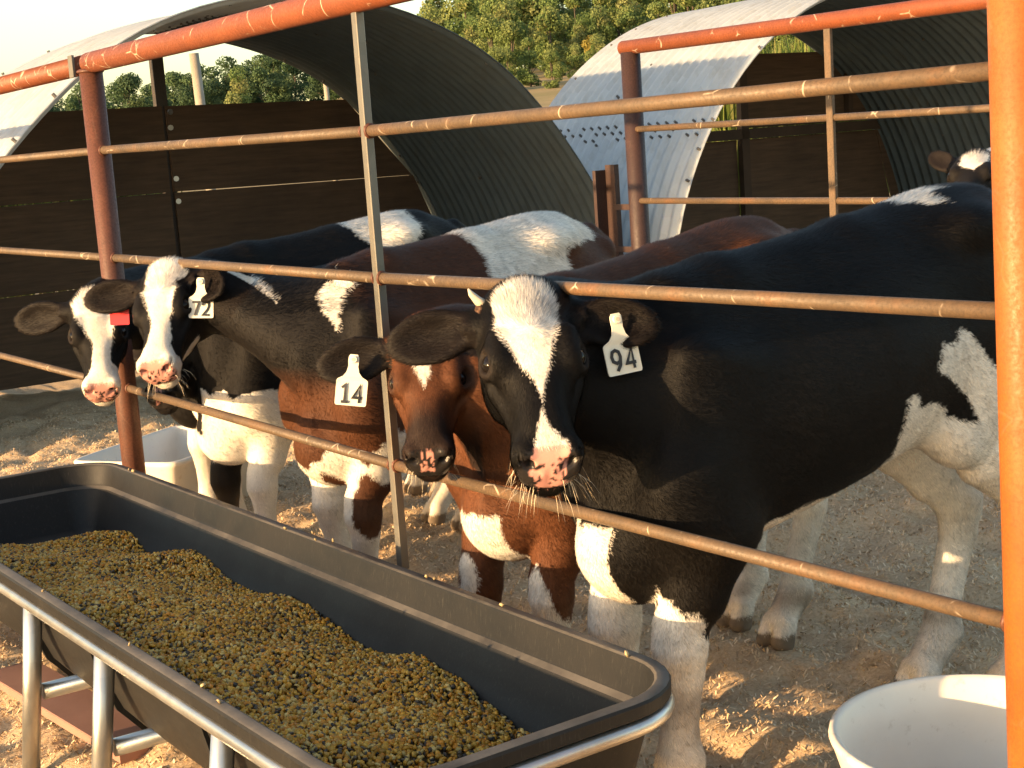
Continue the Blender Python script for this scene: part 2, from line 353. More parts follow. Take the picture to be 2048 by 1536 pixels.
for z in (1.155, .98): MB().box(W(4.835, BT-.01, z), (D, E, V3(0, 0, 1)), (.055, .008, .012)).build('strap', M['rust_shade'], hp)

# ------------------------------------------------------------------ feed trough
tr = empty('feed_trough', W(3.35, 1.34, 0)); tag(tr, 'long black plastic feed trough on galvanised pipe legs', 'trough')
A0, A1, B0, B1 = 1.885, 4.86, .985, 1.690
def rloop(ins, z, rad=.17, n=9):
    s0, s1, t0, t1 = A0+ins, A1-ins, B0+ins, B1-ins; r = max(rad-ins, .03); P = []
    for (cs, ct, a) in ((s1-r, t1-r, 0), (s0+r, t1-r, 90), (s0+r, t0+r, 180), (s1-r, t0+r, 270)):
        for k in range(n):
            q = math.radians(a+90*k/(n-1)); P.append((cs+r*math.cos(q), ct+r*math.sin(q)))
    out = []                                   # extra points on the straight runs
    for i in range(len(P)):
        a, c = P[i], P[(i+1) % len(P)]; dd = math.hypot(c[0]-a[0], c[1]-a[1]); m = max(1, int(dd/.14))
        for k in range(m): out.append((a[0]+(c[0]-a[0])*k/m, a[1]+(c[1]-a[1])*k/m))
    return np.array([W(s, t, z) for s, t in out])
def loft(name, prof, mat, parent, cap=None):
    ref = None; loops = []
    base = rloop(0, 0); n = len(base)
    for ins, z in prof:
        L_ = rloop(ins, z)
        if len(L_) != n:            # resample to the first loop's count
            dd = np.r_[0, np.cumsum(np.linalg.norm(np.diff(np.vstack([L_, L_[:1]]), axis=0), axis=1))]
            b0 = rloop(0, 0); db = np.r_[0, np.cumsum(np.linalg.norm(np.diff(np.vstack([b0, b0[:1]]), axis=0), axis=1))]
            u = db[:-1]/db[-1]*dd[-1]; LL = np.vstack([L_, L_[:1]]); L_ = np.stack([np.interp(u, dd, LL[:, q]) for q in range(3)], 1)
        loops.append(L_)
    v = np.concatenate(loops); f = []
    for i in range(len(loops)-1):
        f += [(i*n+k, i*n+(k+1) % n, (i+1)*n+(k+1) % n, (i+1)*n+k) for k in range(n)]
    if cap: f.append(tuple(range((len(loops)-1)*n, len(loops)*n)))
    o = mk(name, v, f, mat, parent, smooth=True); return sharpen(o, 30)
b = NB('black_trough_plastic'); v = b.coord(); n1 = b.noise(v, 5, 6, .65); n2 = b.noise(v, 120, 4, .7); geo = b.n('ShaderNodeNewGeometry'); sx = b.n('ShaderNodeSeparateXYZ'); b.l(geo.outputs['Normal'], sx.inputs[0])
upf = b.ramp(sx.outputs['Z'], [(.55, g3(.05)), (.95, g3(1))])
dust = b.mix(1.0, b.ramp(n1, [(.30, g3(.22)), (.64, g3(.85))]), upf, 'MULTIPLY')
sc1 = b.noise(b.coord((8, 8, .8)), 30, 4, .7); scr = b.ramp(sc1, [(.57, g3(0)), (.72, g3(.45))])
c = b.mix(dust, (.010, .010, .010), (.19, .17, .145)); c = b.mix(scr, c, (.07, .065, .055))
b.set(Base_Color=c, Roughness=b.ramp(n1, [(.3, g3(.42)), (.7, g3(.66))])); b.bump(n2, .0008, .4); b.b.inputs['Specular IOR Level'].default_value = .22; M['trough'] = b.m
loft('basin', [(.030, .472), (.004, .470), (.000, .472), (-.001, .494), (.002, .499), (.006, .501), (.024, .501), (.029, .498), (.032, .492), (.040, .438), (.043, .432), (.056, .424), (.060, .416), (.076, .37), (.105, .305), (.150, .255), (.22, .225), (.30, .215)], M['trough'], tr, cap=True)
loft('shell', [(.031, .473), (.040, .43), (.072, .33), (.105, .25), (.150, .195), (.215, .172), (.28, .168)], M['trough'], tr, cap=True)
# frame tube under the lip, legs and braces
lp = rloop(.010, .452); mb = MB(); mb.tube([*lp, lp[0]], .0150, 10, False); mb.build('frame_tube', M['galv'], tr, smooth=True)
for s in (4.25, 3.52, 3.04, 2.44):
    pole('leg', M['galv'], s, 1.012, .450, s+.12, .985, -.06, .0225, tr, 16)
    pole('leg', M['galv'], s, 1.678, .448, s+.06, 1.705, -.06, .0200, tr, 16)
    pole('brace', M['galv'], s+.055, 1.025, .205, s+.03, 1.67, .205, .0205, tr, 14)
for s in (4.40, 3.68, 3.20, 2.60, 2.15):      # moulded ribs on the outside of the basin
    mb = MB()
    q = [(1.020, .46), (1.048, .34), (1.080, .25), (1.135, .185), (1.17, .20), (1.11, .26), (1.075, .34), (1.05, .46)]
    vv = [W(s-.008, t-.006, z) for t, z in q]+[W(s+.008, t-.006, z) for t, z in q]; n = len(q)
    mk('rib', vv, [tuple(range(n)), tuple(range(n, 2*n))[::-1]]+[(i, n+i, n+(i+1) % n, (i+1) % n) for i in range(n)], M['trough'], tr)
# feed: heaped corn and pellets
def heap_z(s, t):
    u = (t-1.08)/.55; z = .408-.095*np.clip(u, 0, 1)**1.3
    z = z+(vnoise(s*3.1, t*3.1, 5)-.5)*.050+(vnoise(s*8, t*8, 6)-.5)*.024+.018*np.cos(s*9.5)*np.clip(u, 0, 1)
    z = z-.17*sstep(2.30, 1.95, s)-.13*sstep(4.38, 4.78, s)
    return z
def inside_trough(s, t, z):
    ins = np.interp(z, [.215, .225, .255, .305, .37, .416], [.30, .22, .150, .105, .076, .060])
    return (s > A0+ins) & (s < A1-ins) & (t > B0+ins) & (t < B1-ins)
hs_, ht_ = np.meshgrid(np.linspace(1.9, 4.85, 240), np.linspace(1.0, 1.68, 70), indexing='ij'); hz_ = heap_z(hs_, ht_)
ok = inside_trough(hs_, ht_, hz_); hv = hs_[..., None]*D+ht_[..., None]*E; hv[..., 2] = hz_-.006
idx = np.arange(hs_.size).reshape(hs_.shape); q = np.stack([idx[:-1, :-1], idx[1:, :-1], idx[1:, 1:], idx[:-1, 1:]], -1).reshape(-1, 4)
okf = ok.ravel()[q].sum(1) >= 3
K = 30000
ks = rng.uniform(1.9, 4.85, K*2); kt = rng.uniform(1.0, 1.68, K*2); kz = heap_z(ks, kt)+rng.uniform(-.002, .006, K*2); m = inside_trough(ks, kt, kz+.004); ks, kt, kz = ks[m][:K], kt[m][:K], kz[m][:K]; K = len(ks)
kern = np.array([[-.5, -.62, -.28], [.5, -.62, -.28], [.5, .62, -.28], [-.5, .62, -.28], [-.42, -.5, .28], [.36, -.42, .30], [.36, .42, .30], [-.42, .5, .28]])*np.array([1.1, .85, .85])
kern = np.concatenate([kern, [[.72, 0, .0], [-.66, 0, .05]]])
kfc = np.array([[0, 3, 2], [0, 2, 1], [4, 5, 6], [4, 6, 7], [0, 1, 5], [0, 5, 4], [2, 3, 7], [2, 7, 6], [1, 2, 8], [2, 6, 8], [6, 5, 8], [5, 1, 8], [3, 0, 9], [0, 4, 9], [4, 7, 9], [7, 3, 9]])
qr = rng.normal(size=(K, 4)); qr /= np.linalg.norm(qr, axis=1)[:, None]; w_, x_, y_, z_ = qr.T
Rm = np.stack([1-2*(y_*y_+z_*z_), 2*(x_*y_-z_*w_), 2*(x_*z_+y_*w_), 2*(x_*y_+z_*w_), 1-2*(x_*x_+z_*z_), 2*(y_*z_-x_*w_), 2*(x_*z_-y_*w_), 2*(y_*z_+x_*w_), 1-2*(x_*x_+y_*y_)], 1).reshape(K, 3, 3)
pel = rng.random(K) < .26
szs = rng.uniform(.0068, .0105, K); kv = np.einsum('kij,nj->kni', Rm, kern)
kv = kv*szs[:, None, None]*np.where(pel, .85, 1)[:, None, None]
kp = ks[:, None]*D+kt[:, None]*E; kp[:, 2] = kz+.002
kv = (kv+kp[:, None, :]).reshape(-1, 3); kf = (kfc[None]+(np.arange(K)*10)[:, None, None]).reshape(-1, 3)
cpal = np.array([[.74, .36, .035], [.78, .43, .060], [.70, .28, .025], [.76, .52, .16], [.58, .30, .04]]); ppal = np.array([[.09, .065, .040], [.13, .095, .055], [.05, .042, .033], [.18, .13, .075]])
kc = np.where(pel[:, None], ppal[rng.integers(0, 4, K)], cpal[rng.integers(0, 5, K)])*rng.uniform(.65, 1.1, (K, 1))
nr = 20; rs_ = rng.uniform(A0+.1, A1-.1, nr); near_ = rng.random(nr) < .5; rp = np.where(near_, B0+rng.uniform(.004, .036, nr), B1-rng.uniform(.004, .036, nr))
kv2 = (np.einsum('kij,nj->kni', Rm[:nr], kern)*(szs[:nr]*.9)[:, None, None]+(rs_[:, None]*D+rp[:, None]*E+np.array([0, 0, .506]))[:, None, :]).reshape(-1, 3)
kf = np.concatenate([kf, (kfc[None]+(np.arange(nr)*10)[:, None, None]).reshape(-1, 3)+len(kv)]); kv = np.concatenate([kv, kv2]); kc = np.concatenate([kc, np.array([[.55, .42, .22]])*rng.uniform(.3, 1, (nr, 1))])
allv = np.concatenate([hv.reshape(-1, 3), kv]); allc = np.concatenate([np.tile([[.14, .09, .035]], (hs_.size, 1)), np.repeat(kc, 10, 0)])
qf = q[okf]; allf = np.concatenate([qf[:, [0, 1, 2]], qf[:, [0, 2, 3]], kf+hs_.size])
M['corn'] = mat_attr('corn_and_pellets', .42, .4)
corn = mk('corn_feed', allv, allf, M['corn'], col=allc); tag(corn, 'heap of yellow corn kernels and dark pellets in the trough', 'feed', kind='stuff')
# ------------------------------------------------------------------ tubs, board
b = NB('white_tub_plastic'); v = b.coord(); n1 = b.noise(v, 4, 5, .6); n2 = b.noise(v, 30, 4, .7)
c = b.mix(b.ramp(n2, [(.60, g3(0)), (.78, g3(.5))]), b.ramp(n1, [(.3, (.72, .65, .55)), (.7, (.80, .74, .64))]), (.40, .30, .20)); b.set(Base_Color=c, Roughness=.45); b.bump(n2, .0006, .3); M['tub'] = b.m
b.b.inputs['Subsurface Weight'].default_value = 0.0
def revolve(name, c, prof, mat, n=56, sq=None):
    v = []; f = []
    for r, z in prof:
        for k in range(n):
            a = 2*math.pi*k/n
            if sq: 
                ca, sa_ = math.cos(a), math.sin(a); ex = .16
                v.append(c+sq[0]*(math.copysign(abs(ca)**ex, ca)*(sq[2]+r))+sq[1]*(math.copysign(abs(sa_)**ex, sa_)*(sq[3]+r))+V3(0, 0, z))
            else: v.append(c+V3(math.cos(a)*r, math.sin(a)*r, z))
    for i in range(len(prof)-1): f += [(i*n+k, i*n+(k+1) % n, (i+1)*n+(k+1) % n, (i+1)*n+k) for k in range(n)]
    f.append(tuple(range((len(prof)-1)*n, len(prof)*n))); f.append(tuple(range(n))[::-1])
    o = mk(name, v, f, mat); o.data.polygons.foreach_set('use_smooth', [len(p.vertices) == 4 for p in o.data.polygons]); return o
tb = revolve('round_tub', W(1.635, 2.125, -.02), [(.235, 0), (.262, .30), (.278, .352), (.283, .362), (.281, .371), (.272, .373), (.264, .366), (.250, .30), (.222, .03)], M['tub']); tag(tb, 'round white plastic tub at the lower right beside the orange post', 'tub')
ax1 = nrm(W(6.43, 2.56)-W(6.05, 1.96)); ax2 = np.cross((0, 0, 1), ax1)
tb2 = revolve('oblong_tub', (W(6.05, 1.96)+W(6.43, 2.56))/2-ax2*(-.27)*(1 if (ax2@D) < 0 else -1), [(-.02, 0), (.0, .25), (.014, .262), (.016, .276), (.012, .284), (.0, .285), (-.012, .275), (-.03, .03)], M['tub'], 96, (ax1, ax2, .36, .25)); tag(tb2, 'oblong white plastic tub on the ground behind the left fence post', 'tub')

M['red_board'] = mat_wood('faded_red_board', (.26, .13, .095), (.38, .20, .15), (1, 1, 1), .8)
bd = MB(); bc = (W(3.55, 1.23, .012)+W(4.25, 1.16, .02))/2; bx_ = nrm(W(4.25, 1.16, .03)-W(3.55, 1.23, .015)); bd.box(bc+V3(0, 0, .01), (bx_, np.cross((0, 0, 1), bx_), V3(0, 0, 1)), (.42, .075, .013), .003)
o = bd.build('wooden_board', M['red_board']); tag(o, 'faded reddish board lying on the ground under the trough at lower left', 'board')
# ------------------------------------------------------------------ trees, weeds, field posts
def leafcloud(name, blobs, nleaf, size, pal, seed, mat):
    """crown: many small leaf-clump faces spread through lobes"""
    g = np.random.default_rng(seed); bl = np.array(blobs); wv = bl[:, 3]**2; pick = g.choice(len(bl), nleaf, p=wv/wv.sum()); dirv = g.normal(size=(nleaf, 3)); dirv /= np.linalg.norm(dirv, axis=1)[:, None]
    rad = bl[pick, 3]*(.45+.6*g.random(nleaf)**.45); c = bl[pick, :3]+dirv*rad[:, None]*np.array([1, 1, .85])
    n = nrm2(dirv+g.normal(0, .55, (nleaf, 3))); a = np.cross(n, g.normal(size=(nleaf, 3))); a = nrm2(a); b_ = np.cross(n, a); sz = size*g.uniform(.5, 1.3, (nleaf, 1))
    v = np.stack([c-a*sz, c+b_*sz*.7, c+a*sz, c-b_*sz*.7], 1).reshape(-1, 3)
    tone = np.array(pal)[g.integers(0, len(pal), len(bl))][pick]*g.uniform(.7, 1.25, (nleaf, 1))
    me = bpy.data.meshes.new(name); me.vertices.add(len(v)); me.vertices.foreach_set('co', v.astype(np.float32).ravel()); me.loops.add(nleaf*4); me.loops.foreach_set('vertex_index', np.arange(nleaf*4, dtype=np.int32)); me.polygons.add(nleaf); me.polygons.foreach_set('loop_start', np.arange(0, nleaf*4, 4, dtype=np.int32)); me.update(calc_edges=True)
    at = me.color_attributes.new('Col', 'FLOAT_COLOR', 'POINT'); c4 = np.ones((len(v), 4), np.float32); c4[:, :3] = np.repeat(tone, 4, 0); at.data.foreach_set('color', c4.ravel()); me.materials.append(mat); return me
def nrm2(v): return v/np.linalg.norm(v, axis=1)[:, None]
b = NB('leaf'); a = b.n('ShaderNodeAttribute', attribute_name='Col'); b.set(Base_Color=a.outputs['Color'], Roughness=.75); b.b.inputs['Specular IOR Level'].default_value = .15
tl = b.n('ShaderNodeBsdfTranslucent'); b.l(a.outputs['Color'], tl.inputs[0]); mx = b.n('ShaderNodeMixShader'); mx.inputs[0].default_value = .38; b.l(b.b.outputs[0], mx.inputs[1]); b.l(tl.outputs[0], mx.inputs[2]); b.l(mx.outputs[0], b.t.nodes['Material Output'].inputs[0]); M['leaf'] = b.m
M['bark'] = mat_wood('bark', (.07, .055, .04), (.13, .10, .075), (3, 3, .6), .95)
def make_tree(seed, h, wd_, pal, nl, size):
    g = np.random.default_rng(seed); bl = []
    for k in range(g.integers(15, 22)):
        z = h*(.10+.84*g.random()); env = wd_*math.sin(min(1, max(.12, (1.02-z/h)*1.25))*math.pi*.55)
        a = g.random()*2*math.pi; r = env*g.random()**.5*.72
        bl.append((r*math.cos(a), r*math.sin(a), z, wd_*g.uniform(.26, .46)))
    crown = leafcloud('crown', bl, nl, size, pal, seed, M['leaf'])
    mb = MB(); mb.tube([(0, 0, -1), (.02*h, 0, h*.25), (.01*h, .02*h, h*.55), (0, 0, h*.9)], [h*.022, h*.018, h*.011, h*.003], 7, False)
    for x, y, z, r in bl[:9]: mb.tube([(0.01*h, 0, z*.55), (x*.5, y*.5, z*.8), (x, y, z)], [h*.009, h*.006, h*.002], 5, False)
    tm = bpy.data.meshes.new('trunk'); tm.from_pydata(mb.v, [], mb.f); tm.materials.append(M['bark']); return crown, tm
GR = [(.15, .215, .070), (.18, .24, .080), (.21, .255, .090), (.13, .19, .065), (.23, .25, .095)]
GD = [(.080, .135, .065), (.10, .155, .072), (.12, .17, .075), (.07, .115, .060)]
GY = [(.26, .22, .05), (.22, .20, .05), (.30, .25, .06)]
kinds = [make_tree(100+i, 11.5, 3.6, GR, 5200, .21) for i in range(4)]+[make_tree(200+i, 10.5, 4.3, GD, 5200, .22) for i in range(4)]+[make_tree(301, 6.5, 1.9, GY, 1100, .26)]
def pix_ground(px, r):
    """ground point at bearing of image column px, distance r"""
    az = math.atan((px+40-1024)/3000.0); x, y = math.sin(az)*r, math.cos(az)*r
    s, t = x*D[0]+y*D[1], x*E[0]+y*E[1]; return x, y, float(ground_z(s, t))
def tree(px, r, kind, scale, label, group, cat='tree'):
    x, y, z = pix_ground(px, r); root = empty('broadleaf_tree', (x, y, z-.3)); tag(root, label, cat, group)
    rz = random.uniform(0, 6.28); sc = (scale*random.uniform(.9, 1.12), scale*random.uniform(.9, 1.12), scale)
    for nm, me in zip(('crown', 'trunk'), kinds[kind]):
        o = bpy.data.objects.new(nm, me); COL.objects.link(o); o.parent = root; o.rotation_euler = (0, 0, rz); o.scale = sc
    return root
LR, GRP_R = 'green tree in the sunlit wood on the hill between the two shelters', 'trees of the hillside wood'
for row, (r, n, sc) in enumerate(((138, 22, .36), (158, 17, .60), (178, 18, .82), (202, 18, 1.02), (230, 18, 1.16))):
    for i in range(n):
        px = 845+(1750-845)*(i+random.uniform(.15, .85))/n+row*9
        if row == 4 and px < 930: px += 80
        tree(px, r+random.uniform(-8, 8), random.randrange(4), sc*random.uniform(.85, 1.15), LR, GRP_R)
tree(1185, 150, 8, .72, 'slender yellow leaved tree at the foot of the sunlit hillside wood', GRP_R)
LL, GRP_L = 'dark green tree in the far tree line seen over the left shelter wall', 'trees of the left tree line'
for row, (r, n, sc) in enumerate(((205, 16, .74), (235, 17, .84), (262, 15, .86))):
    for i in range(n):
        px = -60+(800+60)*(i+random.uniform(.15, .85))/n
        tree(px, r+random.uniform(-6, 6), 4+random.randrange(4), sc*random.uniform(.85, 1.12), LL, GRP_L)
tree(490, 120, 2, .50, 'round bright green tree standing alone in front of the left tree line', None)
tree(255, 120, 1, .36, 'low bright bush like tree seen left of the dark shelter post', None)
# tall weeds and corn behind the shelters
g = np.random.default_rng(5); N = 15000
ws = g.uniform(12.6, 15.5, N); wt = g.uniform(2.5, 17, N)
hgt = (1.55+.42*vnoise(ws*1.2, wt*1.2, 8)+.55*sstep(11.8, 12.6, wt)-1.25*sstep(5.0, 6.0, wt)*(1-sstep(11.4, 12.2, wt)))*g.uniform(.75, 1.08, N)+.25*(1-sstep(3, 6, wt))
base = ws[:, None]*D+wt[:, None]*E; base[:, 2] = ground_z(ws, wt); an = g.uniform(0, 2*np.pi, N); dr = np.stack([np.cos(an), np.sin(an), np.zeros(N)], 1); sd = np.stack([-np.sin(an), np.cos(an), np.zeros(N)], 1)*g.uniform(.008, .022, (N, 1))
z_ = np.array([0, 0, 1.0]); Z1 = hgt[:, None]
p0 = base+z_*(Z1*g.uniform(.2, .6, (N, 1))); p1 = base+z_*(Z1*.88)+dr*.06; p2 = base+z_*Z1+dr*g.uniform(.05, .28, (N, 1))
vv = np.stack([p0-sd, p0+sd, p1+sd, p1-sd, p2], 1).reshape(-1, 3); i5 = (np.arange(N)*5)[:, None]
ff = [tuple(r) for r in (i5+np.array([0, 1, 2, 3])).tolist()]+[tuple(r) for r in (i5+np.array([3, 2, 4])).tolist()]
wp = np.array([[.14, .19, .04], [.18, .22, .05], [.11, .16, .04], [.26, .25, .08]]); wc = wp[g.integers(0, 4, N)]*g.uniform(.7, 1.2, (N, 1))
wo = mk('tall_weeds', vv, ff, M['leaf'], col=np.repeat(wc, 5, 0)); tag(wo, 'tall yellow green weeds and corn growing behind the shelters', 'weeds', kind='stuff')
for px, r, h, rad, lab in ((417, 22.0, 3.0, .075, 'leaning pale wooden post sticking up beyond the left shelter wall'), (664, 34.0, 3.6, .06, 'small pale wooden post at the edge of the tan field')):
    x, y, z = pix_ground(px, r); mb = MB(); mb.tube([(x, y, z-.2), (x-.01, y, z+h*.5), (x-.055, y, z+h)], [rad, rad*.97, rad*.92], 10); o = mb.build('wooden_post', M['pale_wood'], smooth=True); tag(o, lab, 'post')
# ------------------------------------------------------------------ calf builder
def spl(xs, ys, n=240):
    """dense smooth (pchip-like) curve through the stations"""
    xs = np.asarray(xs, float); ys = np.asarray(ys, float)
    h = np.diff(xs); dl = np.diff(ys)/h
    m = np.zeros_like(ys)
    for i in range(1, len(xs)-1):
        m[i] = 0 if dl[i-1]*dl[i] <= 0 else (h[i-1]+h[i])/(h[i-1]/dl[i]+h[i]/dl[i-1]) if False else 2*dl[i-1]*dl[i]/(dl[i-1]+dl[i])
    m[0] = dl[0]; m[-1] = dl[-1]
    X = np.linspace(xs[0], xs[-1], n); k = np.clip(np.searchsorted(xs, X, 'right')-1, 0, len(xs)-2)
    t = (X-xs[k])/h[k]; t2 = t*t; t3 = t2*t
    Y = (2*t3-3*t2+1)*ys[k]+(t3-2*t2+t)*h[k]*m[k]+(-2*t3+3*t2)*ys[k+1]+(t3-t2)*h[k]*m[k+1]
    return X, Y
def axis_grid(lo, hi, coarse, fine, f0, f1):
    """grid line positions: fine spacing inside f0..f1, coarse outside"""
    out = [lo]; x = lo
    while x < hi:
        dst = max(f0-x, x-f1, 0.0)
        x += fine+(coarse-fine)*min(1.0, dst/0.06); out.append(x)
    return np.array(out, dtype=np.float32)

class Field:
    def __init__(s, xs, ys, zs):
        s.x, s.y, s.z = xs, ys, zs
        s.F = np.full((len(xs), len(ys), len(zs)), 0.3, np.float32)
    def box(s, lo, hi, m):
        r = []
        for g, a, b in zip((s.x, s.y, s.z), lo, hi):
            i0 = max(0, int(np.searchsorted(g, a-m))-1); i1 = min(len(g), int(np.searchsorted(g, b+m))+1)
            r.append(slice(i0, max(i1, i0+1)))
        return tuple(r)
    def pts(s, sl):
        return np.meshgrid(s.x[sl[0]], s.y[sl[1]], s.z[sl[2]], indexing='ij')
    def add(s, sl, val, k):
        a = s.F[sl]; h = np.maximum(k-np.abs(a-val), 0)/k
        s.F[sl] = np.minimum(a, val)-h*h*h*k*(1/6.)
    def sub(s, sl, val, k):
        a = s.F[sl]; b = -val; h = np.maximum(k-np.abs(a-b), 0)/k
        s.F[sl] = np.maximum(a, b)+h*h*h*k*(1/6.)
    def seg(s, p0, p1, r0, r1, side=(0, 1, 0), k=0.04, sub=False):
        """tapered elliptic capsule; r = radius or (across, fore-aft)"""
        p0 = np.asarray(p0, float); p1 = np.asarray(p1, float)
        r0 = r0 if isinstance(r0, tuple) else (r0, r0); r1 = r1 if isinstance(r1, tuple) else (r1, r1)
        R = max(r0+r1); sl = s.box(np.minimum(p0, p1)-R, np.maximum(p0, p1)+R, k+0.012)
        X, Y, Z = s.pts(sl)
        L = np.linalg.norm(p1-p0); u = (p1-p0)/L
        sd = np.asarray(side, float); sd = sd-u*sd.dot(u); sd = nrm(sd); vv = np.cross(u, sd)
        dx, dy, dz = X-np.float32(p0[0]), Y-np.float32(p0[1]), Z-np.float32(p0[2])
        al = dx*np.float32(u[0])+dy*np.float32(u[1])+dz*np.float32(u[2])
        t = np.clip(al/np.float32(L), 0, 1); w = al-t*np.float32(L)
        l = dx*np.float32(sd[0])+dy*np.float32(sd[1])+dz*np.float32(sd[2])
        v = dx*np.float32(vv[0])+dy*np.float32(vv[1])+dz*np.float32(vv[2])
        a = np.float32(r0[0])+t*np.float32(r1[0]-r0[0]); b = np.float32(r0[1])+t*np.float32(r1[1]-r0[1])
        c = np.minimum(a, b)
        val = (np.sqrt((l/a)**2+(v/b)**2+(w/c)**2)-1)*c
        (s.sub if sub else s.add)(sl, val, k)
    def chain(s, pts, rad, side=(0, 1, 0), k=0.03):
        for i in range(len(pts)-1): s.seg(pts[i], pts[i+1], rad[i], rad[i+1], side, k)
    def ell(s, c, r, fr=None, k=0.03, sub=False, bend=0.0, extra=None):
        """ellipsoid with axes fr (rows); bend curls the third axis along the second"""
        c = np.asarray(c, float); fr = np.eye(3) if fr is None else np.asarray(fr, float); R = max(r)
        sl = s.box(c-R, c+R, k+0.012); X, Y, Z = s.pts(sl)
        d = [X-np.float32(c[0]), Y-np.float32(c[1]), Z-np.float32(c[2])]
        q = [sum(d[j]*np.float32(fr[i][j]) for j in range(3)) for i in range(3)]
        if bend: q[2] = q[2]-np.float32(bend)*q[1]**2
        val = (np.sqrt(sum((q[i]/np.float32(r[i]))**2 for i in range(3)))-1)*np.float32(min(r))
        (s.sub if sub else s.add)(sl, val, k)
    def mesh(s):
        F = s.F; F[0] = F[-1] = 0.2; F[:, 0] = F[:, -1] = 0.2; F[:, :, 0] = F[:, :, -1] = 0.2
        ins = F < 0; nx, ny, nz = F.shape; cn = (nx-1, ny-1, nz-1)
        g = (s.x.astype(np.float64), s.y.astype(np.float64), s.z.astype(np.float64))
        lin = lambda i, j, k: (i*cn[1]+j)*cn[2]+k
        cells = []; poss = []; quads = []
        for ax in range(3):
            A = [slice(None)]*3; B = [slice(None)]*3; A[ax] = slice(0, -1); B[ax] = slice(1, None)
            cr = ins[tuple(A)] != ins[tuple(B)]
            I = np.array(np.nonzero(cr)); J = I.copy(); J[ax] += 1
            f0 = F[tuple(I)].astype(np.float64); f1 = F[tuple(J)].astype(np.float64); t = f0/(f0-f1)
            P = np.stack([g[q][I[q]] for q in range(3)], 1)
            P[:, ax] = g[ax][I[ax]]*(1-t)+g[ax][J[ax]]*t
            o = [q for q in range(3) if q != ax]; q4 = []
            for (da, db) in ((0, 0), (1, 0), (1, 1), (0, 1)):
                K = I.copy(); K[o[0]] -= da; K[o[1]] -= db
                c = lin(K[0], K[1], K[2]); q4.append(c); cells.append(c); poss.append(P)
            Q = np.stack(q4, 1); flip = ins[tuple(I)] if ax != 1 else ~ins[tuple(I)]
            Q[flip] = Q[flip][:, ::-1]; quads.append(Q)
        cells = np.concatenate(cells); poss = np.concatenate(poss); quads = np.concatenate(quads)
        ids, inv = np.unique(cells, return_inverse=True); cnt = np.bincount(inv)
        Vt = np.stack([np.bincount(inv, poss[:, q])/cnt for q in range(3)], 1)
        Qi = np.searchsorted(ids, quads)
        return Vt, Qi[:, ::-1]

TRUNK = np.array([  # x, top, bottom, half width
    [-.745, 1.045, .97, .030], [-.72, 1.10, .90, .085], [-.66, 1.155, .80, .145], [-.56, 1.19, .74, .185], [-.42, 1.21, .71, .212],
    [-.25, 1.195, .675, .228], [-.02, 1.17, .625, .250], [.18, 1.155, .585, .240], [.34, 1.15, .555, .214],
    [.47, 1.13, .53, .190], [.57, 1.06, .52, .158], [.65, .97, .55, .115], [.705, .88, .62, .060], [.725, .80, .70, .025]])
HEAD = np.array([   # h, top, bottom, half width, half width of the lower edge
    [-.050, -.03, -.075, .035, .03], [-.025, .022, -.115, .076, .045], [.02, .046, -.150, .092, .056], [.07, .056, -.172, .096, .060], [.12, .058, -.180, .097, .062],
    [.165, .052, -.178, .094, .058], [.21, .044, -.165, .080, .051], [.255, .039, -.142, .062, .045], [.295, .034, -.124, .056, .043],
    [.33, .030, -.113, .057, .045], [.362, .022, -.108, .062, .047], [.388, .008, -.102, .061, .044], [.405, -.012, -.090, .052, .038], [.414, -.035, -.072, .030, .024]])

